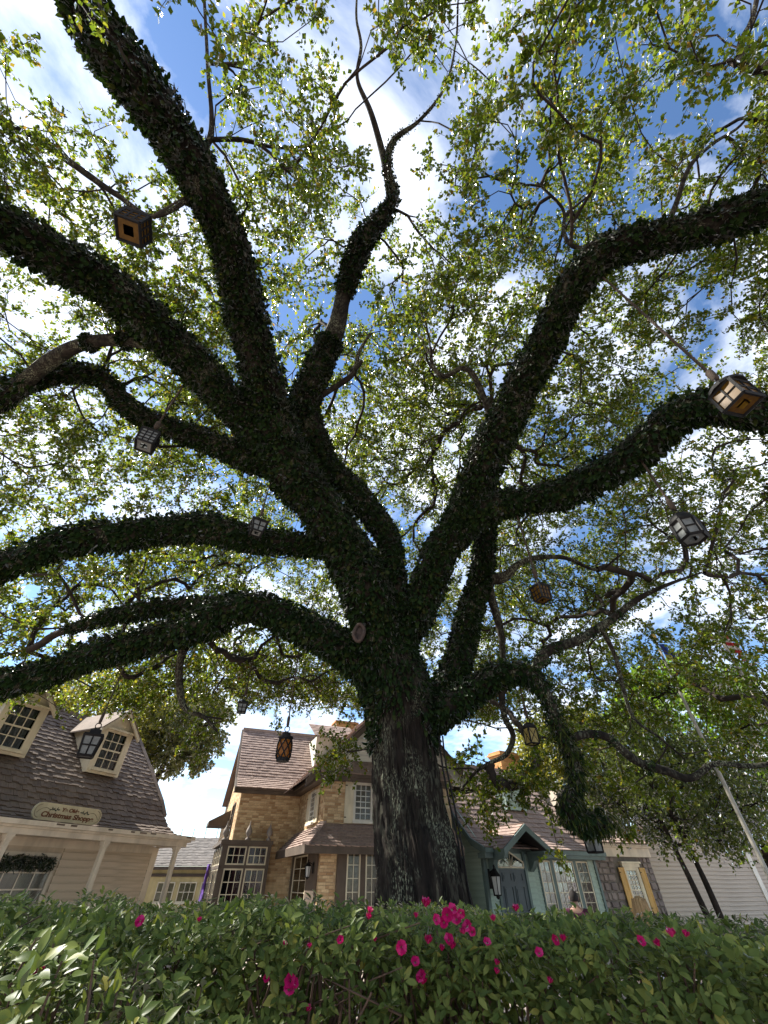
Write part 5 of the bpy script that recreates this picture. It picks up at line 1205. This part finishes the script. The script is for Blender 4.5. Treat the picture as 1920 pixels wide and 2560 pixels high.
lantern('yellow lantern with crossed bars under the drooping limb', *v_(1147, 1590), 7.35, v_(1118, 1460), 'square', .17, .26, 18, GL_YEL, 1, 1, -.05, None, 'dome', True)
lantern('black lantern hanging below the fern clump by the green house', *v_(1281, 1820), 7.0, v_(1262, 1768), 'square', .20, .26, 25, GL_FRO, 1, 1, .12, None, 'flat')
# cables running down the trunk
for k, (lab, dx) in enumerate((('black power cable hanging down the right side of the trunk, nearer the bark', 0), ('black power cable hanging down the right side of the trunk, outer one', 8))):
    pts = [av(948 + dx, 1590, 7.5), av(955 + dx, 1650, 7.15), av(972 + dx * 1.2, 1740, 6.75), av(990 + dx * .8, 1820, 6.4), av(1000 + dx, 1900, 6.15), av(1012 + dx, 1965, 5.95)]
    s = spline(pts, .12); b0 = np.array([s[-1][0], s[-1][1], 0.0]); e = MB(); e.tube(s - b0, np.full(len(s), .016), 6); o = e.build('power_cable', M_IRON); o.location = b0; tag(o, lab, 'cable', 'cables down the oak trunk')
# knot hole scar on the trunk
kp = av(776, 1368, 7.75); kn = MB(); tt = np.linspace(0, 2 * math.pi, 18); kn.tube(np.stack([.10 * np.cos(tt), -.02 + .015 * np.sin(3 * tt), .19 * np.sin(tt)], 1), np.full(18, .035), 7)
kn.add([(.1 * math.cos(a), .01, .19 * math.sin(a)) for a in tt[:-1]], [tuple(range(17))[::-1]])
ko = kn.build('knot_scar', mat('scar_bark', (.07, .045, .034), .9, (.035, .024, .02), 14, .6, 20), oak, True); ko.location = kp - OB; ko.rotation_euler = (R(-12), 0, R(-8))

# ------------------------------------------------------------------ FLAGPOLES
M_POLE = mat('pole_paint', (.38, .35, .29), .5, (.30, .28, .23), 3, .1, 30)
def flagpole(label, px, py, z, top, r, flabel, cols, size):
    c = at(px, py, z); rt = ray(*top); zt = CAM[2] + rt[2] / rt[1] * c[1]; e = empty('flagpole', (c[0], c[1], 0)); tag(e, label, 'flagpole', 'flagpoles on the right')
    MB().lathe([(r * 1.8, 0), (r * 1.8, .25), (r, .3), (r * .9, zt * .6), (r * .6, zt)], 14).build('pole', M_POLE, e, True); MB().lathe([(.02, zt), (.07, zt + .04), (.085, zt + .09), (.06, zt + .15), (.01, zt + .18)], 10).build('finial', mat('gilt', (.6, .42, .12), .35, metal=.6), e, True)
    f = empty('flag', (c[0], c[1], zt - .1 - size)); tag(f, flabel, 'flag'); nU, nV = 16, 12
    for s, m in enumerate(cols):
        V = []; k = len(cols)
        for j in range(nV + 1):
            for i in range(nU + 1):
                t = i / nU; zz = size - (s + j / nV) / k * size; x = .08 + t * size * .55; V.append((x, .10 * math.sin(t * 9 + zz * 2.5) * (t * .8 + .2), zz - t * t * size * .55))
        me = bpy.data.meshes.new('stripe'); me.from_pydata(V, [], [(j * (nU + 1) + i, j * (nU + 1) + i + 1, (j + 1) * (nU + 1) + i + 1, (j + 1) * (nU + 1) + i) for j in range(nV) for i in range(nU)]); me.update(); link('stripe', me, m, f, True).modifiers.new('thick', 'SOLIDIFY').thickness = .006
FB = mat('flag_blue', (.03, .09, .50), .8); FR = mat('flag_red', (.50, .03, .03), .8); FW = mat('flag_white', (.75, .73, .68), .8); FY = mat('flag_yellow', (.55, .5, .12), .8)
flagpole('pale flagpole rising beside the beige wall, nearer of the two poles', 1916, 2178, 7.6, (1655, 1600), .045, 'blue flag hanging limp near the top of the flagpole', [FB, FB, FY], .42)
flagpole('second flagpole, farther right behind bright leaves', 2050, 2010, 9.0, (1815, 1580), .06, 'red and white striped flag hanging at the right edge', [FR, FW, FR, FW, FR], .5)
# ------------------------------------------------------------------ PEOPLE
def person(label, px, py, z, face, shirt, hair, trousers, hat=None, lean=0.0, long_hair=False):
    """px,py: centre of the head"""
    hc = at(px, py, z); e = empty('person', (hc[0], hc[1], 0), R(face)); tag(e, label, 'person'); H = hc[2] + .13; s = H / 1.72
    skin = mat('skin', (.42, .25, .17), .5, (.36, .2, .14), 9)
    def skinmesh(name, J, E, m, root=0):
        me = bpy.data.meshes.new(name); me.from_pydata([(x * s, y * s, z_ * s) for x, y, z_, *_ in J], E, []); me.update(); o = link(name, me, m, e)
        sk = o.modifiers.new('skin', 'SKIN'); sk.use_smooth_shade = True
        for i, j in enumerate(J): d = me.skin_vertices[0].data[i]; d.radius = (j[3] * s, j[4] * s); d.use_root = (i == root)
        sb = o.modifiers.new('sub', 'SUBSURF'); sb.levels = sb.render_levels = 2; return o
    J = [(0, 0, .95, .14, .10), (0, 0, 1.15, .13, .09), (0, .0, 1.38, .155, .095), (0, 0, 1.47, .07, .06), (0, -.01, 1.53, .05, .052), (0, -.02, 1.60, .072, .085), (0, -.02, 1.68, .06, .072)]
    Ed = [(0, 1), (1, 2), (2, 3), (3, 4), (4, 5), (5, 6)]
    for sg_ in (-1, 1):
        i = len(J); J += [(sg_ * .19, 0, 1.40, .06, .055), (sg_ * .23, .02, 1.13, .043, .043), (sg_ * .25, -.06, .90, .033, .033), (sg_ * .25, -.09, .82, .035, .022), (sg_ * .25, -.10, .74, .022, .014)]; Ed += [(2, i), (i, i + 1), (i + 1, i + 2), (i + 2, i + 3), (i + 3, i + 4)]
        i = len(J); J += [(sg_ * .10, 0, .85, .09, .085), (sg_ * .11, -.01, .48, .06, .06), (sg_ * .12, .02, .10, .042, .045), (sg_ * .13, -.10, .035, .04, .03)]; Ed += [(0, i), (i, i + 1), (i + 1, i + 2), (i + 2, i + 3)]
    body = skinmesh('body', J, Ed, skin)
    Js = [(0, 0, .88, .175, .13), (0, 0, 1.15, .16, .12), (0, 0, 1.38, .19, .128), (0, 0, 1.475, .11, .10)]; Es = [(0, 1), (1, 2), (2, 3)]
    for sg_ in (-1, 1): i = len(Js); Js += [(sg_ * .195, 0, 1.40, .088, .082), (sg_ * .225, .015, 1.17, .058, .056)]; Es += [(2, i), (i, i + 1)]
    skinmesh('shirt', Js, Es, shirt)
    Jt = [(0, 0, .93, .16, .115)]; Et = []
    for sg_ in (-1, 1): i = len(Jt); Jt += [(sg_ * .10, 0, .82, .105, .10), (sg_ * .11, -.01, .48, .075, .075), (sg_ * .12, .02, .10, .06, .062)]; Et += [(0, i), (i, i + 1), (i + 1, i + 2)]
    skinmesh('trousers', Jt, Et, trousers)
    hb = MB(); cz = 1.625 * s; n = 16
    for j in range(9):
        ph = math.pi * .5 * j / 8 if j < 8 else math.pi / 2
        pass
    V = []; rows = 12
    for j in range(rows + 1):
        ph = -.55 + (math.pi / 2 + .55) * j / rows
        for k in range(n):
            a = 2 * math.pi * k / n; front = max(0, -math.sin(a)); lo = ph if not (front > .35 and ph < .25) else .25
            x, y, zz = .092 * math.cos(a) * math.cos(lo), .112 * math.sin(a) * math.cos(lo) - .012, .118 * math.sin(lo); rgh = 1 + .05 * mnoise.noise(Vector((x * 40, y * 40, zz * 40)))
            V.append((x * s * rgh, y * s * rgh, cz + zz * s * rgh))
    hb.add(V, [(j * n + k, j * n + (k + 1) % n, (j + 1) * n + (k + 1) % n, (j + 1) * n + k) for j in range(rows) for k in range(n)]); hb.build('hair', hat or hair, e, True)
    if long_hair:
        b = MB(); rg = random.Random(2)
        for k in range(70):
            a = R(rg.uniform(0, 180)); x0, y0 = .088 * math.cos(a), .1 * math.sin(a); zt = 1.64 + rg.uniform(-.03, .05)
            b.tube([(x0 * s * .8, y0 * s * .8, (zt + .03) * s), (x0 * s, y0 * s, (zt - .08) * s), (x0 * 1.15 * s, (y0 * 1.05 + .015) * s, (zt - .19) * s), (x0 * 1.1 * s + rg.uniform(-.02, .02), (y0 + .02) * s, (zt - .30 - rg.uniform(0, .05)) * s)], [.014, .018, .015, .004], 5)
        b.build('hair_length', hair, e, True)
    fb = MB(); fb.lathe([(.004, -.03), (.014, -.022), (.012, 0), (.006, .025)], 6, (0, -.115 * s, 1.605 * s)); fb.build('nose', skin, e, True)
    for sg_ in (-1, 1):
        MB().lathe([(.002, -.012), (.012, -.006), (.013, .004), (.004, .012)], 8, (sg_ * .032 * s, -.098 * s, 1.632 * s)).build('eye', mat('eye_dark', (.02, .015, .012), .3), e, True)
        MB().lathe([(.008, -.03), (.016, -.01), (.018, .012), (.008, .03)], 7, (sg_ * .082 * s, -.01, 1.615 * s)).build('ear', skin, e, True)
    MB().box(-.025 * s, .025 * s, -.105 * s, -.09 * s, 1.562 * s, 1.570 * s).build('mouth', mat('lip', (.3, .1, .09), .5), e)
    return e
person('person with dark cap and purple shirt beyond the hedge', 1436, 2250, 8.2, 165, mat('purple_shirt', (.075, .012, .035), .85, (.06, .01, .03), 6), mat('dark_hair', (.018, .013, .01), .6), mat('dark_cloth', (.03, .03, .04), .9), mat('dark_cap', (.022, .016, .014), .8))
person('blond person in a white shirt just behind the right of the hedge', 1608, 2284, 4.7, 140, mat('white_shirt', (.62, .60, .66), .85, (.55, .53, .60), 5), mat('blond_hair', (.38, .24, .10), .6, (.22, .13, .05), 30, .4, 90, stretch=(3, 3, .2)), mat('dark_cloth', (.03, .03, .04), .9), None, 0, True)
# ------------------------------------------------------------------ iron fence by the stone cottage
p0, p1 = at(1560, 2284, 10.5), at(1692, 2290, 10.2); fe = empty('iron_fence', (p0[0], p0[1], 0)); tag(fe, 'low black iron railing in front of the stone cottage', 'fence'); d = np.array([p1[0] - p0[0], p1[1] - p0[1], 0]); ft = p0[2]
b = MB(); b.bar((0, 0, ft - .08), d + [0, 0, ft - .08], .016); b.bar((0, 0, .2), d + [0, 0, .2], .016); b.build('rail', M_IRON, fe)
for k in range(13): q = d * k / 12; bb = MB(); bb.bar(q + [0, 0, .05], q + [0, 0, ft], .011, 5); bb.bar(q + [0, 0, ft], q + [0, 0, ft + .06], .018, 5, .002); bb.build('picket', M_IRON, fe)
# ------------------------------------------------------------------ AZALEA HEDGE
HL = leafmat('azalea_leaf', [(0, (.052, .078, .022)), (.4, (.086, .122, .032)), (.8, (.13, .165, .044)), (.97, (.18, .20, .055)), (1, (.24, .22, .05))], .3, (1.5, 1.5, .5), .36, .14)
PET = leafmat('azalea_petal', [(0, (.28, .006, .06)), (.6, (.40, .010, .10)), (1, (.50, .04, .17))], .35, (1.2, .9, .9), .5, .05)
STEM = mat('azalea_stem', (.12, .075, .05), .9, (.07, .045, .032), 20, .3, 60)
hr = np.random.default_rng(31)
def htop(x, y): return 1.710 - .034 * np.clip((x - .2) / 1.2, -.6, 1.6) + .018 * np.sin(x * 7.3 + y * 2) * .6 + .012 * np.sin(x * 17 + y * 9)
def hfront(x): return 1.50 + .07 * np.sin(x * 3.1 + 1) + .05 * np.sin(x * 8.3) - .10 * np.clip(x, 0, 1)
hedge = empty('azalea_hedge', (0, 1.9, 0)); tag(hedge, 'clipped azalea hedge with pink blossoms across the foreground', 'hedge'); HB = np.array([0, 1.9, 0])
bush = empty('azalea_bush', (-.72, .92, 0)); tag(bush, 'nearest azalea bush with big glossy leaves at lower left', 'bush'); BB = np.array([-.72, .92, 0])
def whorls(C, A, per, ln, rg):
    """rosettes of leaves round shoot tips C with axes A"""
    n = len(C); a = rg.uniform(0, 2 * math.pi, (n, per)) * .25 + np.arange(per)[None] * 2 * math.pi / per * 1.0
    X = unit(np.cross(A, rdir(n, rg))); Y = np.cross(A, X)
    el = rg.uniform(.05, .85, (n, per))
    D = (np.cos(a)[..., None] * X[:, None] + np.sin(a)[..., None] * Y[:, None]) * np.cos(el)[..., None] + A[:, None] * np.sin(el)[..., None]
    Nn = unit(A[:, None] * np.cos(el)[..., None] - (np.cos(a)[..., None] * X[:, None] + np.sin(a)[..., None] * Y[:, None]) * np.sin(el)[..., None])
    P = C[:, None] + D * .004 - A[:, None] * (rg.uniform(0, .03, (n, per)))[..., None]
    L_ = ln * rg.uniform(.55, 1.2, (n, per)); return P.reshape(-1, 3), D.reshape(-1, 3), Nn.reshape(-1, 3), L_.ravel()
n1, n2, n3, n4 = 8500, 6500, 2400, 900
x = hr.uniform(-2.6, 2.6, n1); zf = hr.uniform(0, 1, n1) ** 1.2; y = hfront(x) + hr.uniform(0, 1, n1) ** 2 * .55 - .03
hollow = (np.abs(x + .16) < .17) & (zf > .18) & (hr.random(n1) < .5); y = np.where(hollow, y + .3, y)
C1 = np.stack([x, y, htop(x, y) - zf * .42], 1); A1 = unit(np.stack([hr.normal(0, .35, n1), -hr.uniform(.2, 1.1, n1), hr.uniform(.15, 1, n1)], 1))
x = hr.uniform(-3.2, 3.2, n2); y = hfront(x) + hr.uniform(.0, 1.5, n2); C2 = np.stack([x, y, htop(x, y) - hr.uniform(0, .06, n2)], 1); A2 = unit(np.stack([hr.normal(0, .4, n2), hr.normal(-.2, .4, n2), np.ones(n2)], 1))
x = hr.uniform(-2.6, 2.6, n3); y = hfront(x) + hr.uniform(.02, .3, n3); C3 = np.stack([x, y, hr.uniform(.25, 1.35, n3)], 1); A3 = unit(np.stack([hr.normal(0, .4, n3), -np.ones(n3), hr.uniform(0, .8, n3)], 1))
# a few shoots standing above the clipped top
x = hr.uniform(-2.4, 2.4, n4 // 4); y = hfront(x) + hr.uniform(.0, .8, n4 // 4); C4 = np.stack([x, y, htop(x, y) + hr.uniform(0.0, .03, n4 // 4)], 1); A4 = unit(np.stack([hr.normal(0, .25, n4 // 4), hr.normal(-.1, .25, n4 // 4), np.ones(n4 // 4)], 1))
n5 = 3200; x = hr.uniform(-2.8, 2.8, n5); y = hfront(x) + hr.uniform(.35, 1.0, n5); C5 = np.stack([x, y, htop(x, y) - hr.uniform(.03, .5, n5)], 1); A5 = unit(np.stack([hr.normal(0, .4, n5), -np.ones(n5), hr.uniform(0, .8, n5)], 1))
nfront = (n1 + n2) * 7
C = np.vstack([C1, C2, C4, C3, C5]); A = np.vstack([A1, A2, A4, A3, A5])
Pl, Dl, Nl, Ll = whorls(C, A, 7, .0285, hr)
UL_ = {}
def unit_leaf():
    if 'l' in UL_: return UL_['l']
    nn = 6; V = []; hw = [0.03, .17, .235, .235, .17, .08, 0.0]
    for i in range(nn + 1):
        t = i / nn; dz = -.10 * t * t + .02 * math.sin(t * 3)
        V += [(-hw[i], t, dz + .3 * hw[i]), (0, t, dz), (hw[i], t, dz + .3 * hw[i])]
    me = bpy.data.meshes.new('leaf'); me.from_pydata(V, [], [(3 * i + k, 3 * i + k + 1, 3 * i + k + 4, 3 * i + k + 3) for i in range(nn) for k in (0, 1)]); me.update(); me.materials.append(HL)
    me.polygons.foreach_set('use_smooth', np.ones(len(me.polygons), bool)); UL_['l'] = me; return me
def put_leaves(P, D, Nn, Ln, root, base, nind, zmax):
    px, py, z = proj(P + D * Ln[:, None] * .5); vis = (px > -40) & (px < 1960) & (py < 2600) & (z > .1)
    order = np.argsort(np.where(vis, z / Ln, 1e9))[:nind]; mask = np.zeros(len(P), bool); mask[order] = True; me = unit_leaf()
    for i in order:
        S = np.cross(D[i], Nn[i]); S *= 1.22 / np.linalg.norm(S); U = np.cross(S, D[i]) / 1.22; l_ = Ln[i]; p = P[i] - base
        M4 = Matrix(((S[0] * l_, D[i][0] * l_, U[0] * l_, p[0]), (S[1] * l_, D[i][1] * l_, U[1] * l_, p[1]), (S[2] * l_, D[i][2] * l_, U[2] * l_, p[2]), (0, 0, 0, 1)))
        o = bpy.data.objects.new('leaf', me); COL.objects.link(o); o.parent = root; o.matrix_local = M4
    k = ~mask
    if k.sum(): V, Fq = (leaves_np(P[k], D[k], Nn[k], Ln[k], Ln[k] * .46, .14, .12) if True else kites_np(P[k], D[k], Nn[k], Ln[k], Ln[k] * .58)); tag(link('foliage', npmesh('foliage', V - base, Fq), HL, root), kind='stuff')
kf = len(C1) + len(C2) + len(C4); kf *= 7
put_leaves(Pl[:kf], Dl[:kf], Nl[:kf], Ll[:kf], hedge, HB, 300, 3)
V, Fq = kites_np(Pl[kf:], Dl[kf:], Nl[kf:], Ll[kf:], Ll[kf:] * .58); tag(link('inner_foliage', npmesh('inner_foliage', V - HB, Fq), HL, hedge), kind='stuff')
# stems
b = MB(); sr = random.Random(9)
for k in range(330):
    x = sr.uniform(-2.5, 2.5) if k < 290 else sr.gauss(-.14, .16); y = hfront(x) + sr.uniform(.03, .4); zt = htop(x, y) - sr.uniform(.01, .12); dx = sr.gauss(0, .12)
    b.tube([(x - dx, y + .15, .1), (x - dx * .4 + sr.gauss(0, .03), y + .1, zt - .5), (x + sr.gauss(0, .02), y + .04, zt - .2), (x + dx * .4, y - .01, zt)], [.009, .006, .0042, .0025], 5)
for k in range(160):
    x = sr.uniform(-1.3, 1.3); y = hfront(x) + sr.uniform(.0, .15); zt = htop(x, y) - sr.uniform(.05, .35); b.tube([(x, y + .12, zt - .1), (x + sr.gauss(0, .05), y + .05, zt - .02), (x + sr.gauss(0, .09), y - .03, zt + .05)], [.004, .003, .0015], 4)
so_ = b.build('stems', STEM, hedge, True); so_.location = -HB; tag(so_, kind='stuff')
# near bush
nb = 460; th = hr.uniform(0, 2 * math.pi, nb); rr = np.sqrt(hr.uniform(0, 1, nb)); xb = -.56 + .40 * rr * np.cos(th); yb = 1.02 + .20 * rr * np.sin(th); zb = 1.735 - .03 * rr ** 2 - hr.uniform(0, 1, nb) ** 1.3 * .13 - .10 * np.clip((xb + .50) / .3, 0, 1)
Cb = np.stack([xb, yb, zb], 1); Ab = unit(np.stack([(xb + .56) * 1.1 + hr.normal(0, .3, nb), (yb - 1.1) * 2 + hr.normal(0, .3, nb), np.ones(nb)], 1))
Pb, Db, Nb, Lb = whorls(Cb, Ab, 7, .0265, hr)
put_leaves(Pb, Db, Nb, Lb, bush, BB, 300, 2)
nb2 = 420; xb = hr.uniform(-1.0, -.2, nb2); yb = .95 + hr.uniform(-.2, .35, nb2); Cb2 = np.stack([xb, yb, hr.uniform(.3, 1.6, nb2)], 1); P2, D2, N2, L2 = whorls(Cb2, unit(np.stack([hr.normal(0, .4, nb2), -np.ones(nb2), hr.uniform(0, 1, nb2)], 1)), 7, .036, hr)
V, Fq = leaves_np(P2, D2, N2, L2, L2 * .46, .14, .12); tag(link('lower_foliage', npmesh('lower_foliage', V - BB, Fq), HL, bush), kind='stuff')
b = MB()
for q in Cb[::4]: b.tube([(q[0] + sr.gauss(0, .03), q[1] + .05, .1), (q[0] + sr.gauss(0, .02), q[1] + .02, q[2] - .12), tuple(q)], [.006, .003, .0015], 5)
so_ = b.build('stems', STEM, bush, True); so_.location = -BB; tag(so_, kind='stuff')
# blossoms: five ruffled petals and stamens, open or still in bud
def blossom_mesh(open_, seed, npet=5):
    rg = random.Random(seed); b = MB()
    for k in range(npet):
        a = 2 * math.pi * k / npet + rg.uniform(-.1, .1); nu, nv = 5, 5; V = []
        for i in range(nu + 1):
            t = i / nu; r = .005 + .030 * t * (.35 + .65 * open_); zz = .028 * t - open_ * .020 * t * t
            wd = .004 + .017 * math.sin(min(1, t * 1.15) * math.pi * .72)
            for j in range(nv + 1):
                s = (j / nv - .5) * 2; ruf = .0035 * math.sin(s * 6 + k) * t + .003 * s * s * (1 - open_); x, y = r, s * wd
                V.append((x * math.cos(a) - y * math.sin(a), x * math.sin(a) + y * math.cos(a), zz + ruf + rg.uniform(-.0006, .0006)))
        b.add(V, [(i * (nv + 1) + j, i * (nv + 1) + j + 1, (i + 1) * (nv + 1) + j + 1, (i + 1) * (nv + 1) + j) for i in range(nu) for j in range(nv)])
    for k in range(6): a = rg.uniform(0, 6.28); b.bar((0, 0, 0), (.008 * math.cos(a), .008 * math.sin(a), .034), .0006, 3)
    me = bpy.data.meshes.new('blossom'); me.from_pydata(b.v, [], b.f); me.update(); me.materials.append(PET); me.polygons.foreach_set('use_smooth', np.ones(len(me.polygons), bool)); return me
BM = [blossom_mesh(1.0, 1), blossom_mesh(.75, 2), blossom_mesh(.15, 3), blossom_mesh(.9, 4, 6)]
FL = [(350, 2303, 0, .8), (101, 2417, 1, 1.0), (108, 2400, 0, .9), (726, 2452, 1, 1.0), (722, 2474, 0, .9), (735, 2458, 3, .8), (923, 2282, 2, .8), (921, 2298, 2, .8), (851, 2351, 1, .7), (498, 2304, 2, .6), (709, 2365, 2, .6), (665, 2446, 1, .6), (767, 2527, 2, .7), (937, 2354, 2, .6), (165, 2545, 2, .8), (772, 2370, 2, .6),
      (1064, 2267, 2, 1.3), (1118, 2287, 0, 1.1), (1141, 2299, 3, 1.0), (1130, 2274, 1, 1.0), (1110, 2306, 0, .9), (1152, 2282, 1, .9), (1090, 2299, 1, .9), (1003, 2368, 0, 1.0), (1070, 2359, 2, 1.1), (1122, 2350, 1, 1.0), (1130, 2372, 2, 1.0), (1168, 2316, 0, 1.0), (1160, 2335, 2, .9), (1038, 2406, 1, .9), (1053, 2442, 0, .95), (1056, 2460, 2, 1.0), (1218, 2357, 1, .8), (1290, 2278, 2, .9), (1235, 2302, 2, .8), (1241, 2412, 2, .7), (1241, 2434, 2, .7), (1348, 2383, 1, .8), (1391, 2348, 1, .8), (1408, 2353, 2, .8), (1374, 2458, 2, .7), (1602, 2354, 1, .8), (1680, 2342, 2, 1.0), (1649, 2365, 2, .8), (1715, 2342, 2, .8), (1105, 2377, 2, .8), (1180, 2330, 1, .8), (1040, 2294, 2, .7)]
fr_ = random.Random(12)
for px, py, k, s in FL:
    r = ray(px, py); left = px < 240
    z = (.72 if left else None); 
    if z is None:
        z = 1.2
        for _ in range(6): X = CAM + r * z; z = z * (hfront(X[0]) - .035) / X[1]
        X = CAM + r * z
        if X[2] > htop(X[0], X[1]) + .02: pass
    X = CAM + r * z; root, base = (bush, BB) if left else (hedge, HB)
    o = bpy.data.objects.new('blossom', BM[k]); COL.objects.link(o); o.parent = root; o.location = X - base; sc_ = s * .40; o.scale = (sc_, sc_, sc_ * (1.25 if k == 2 else 1))
    dirv = Vector((-r[0] * .8 + fr_.gauss(0, .35), -1 + fr_.gauss(0, .2), .45 + fr_.gauss(0, .35))) if k != 2 else Vector((fr_.gauss(0, .3), -.3, 1))
    o.rotation_euler = dirv.to_track_quat('Z', 'Y').to_euler()
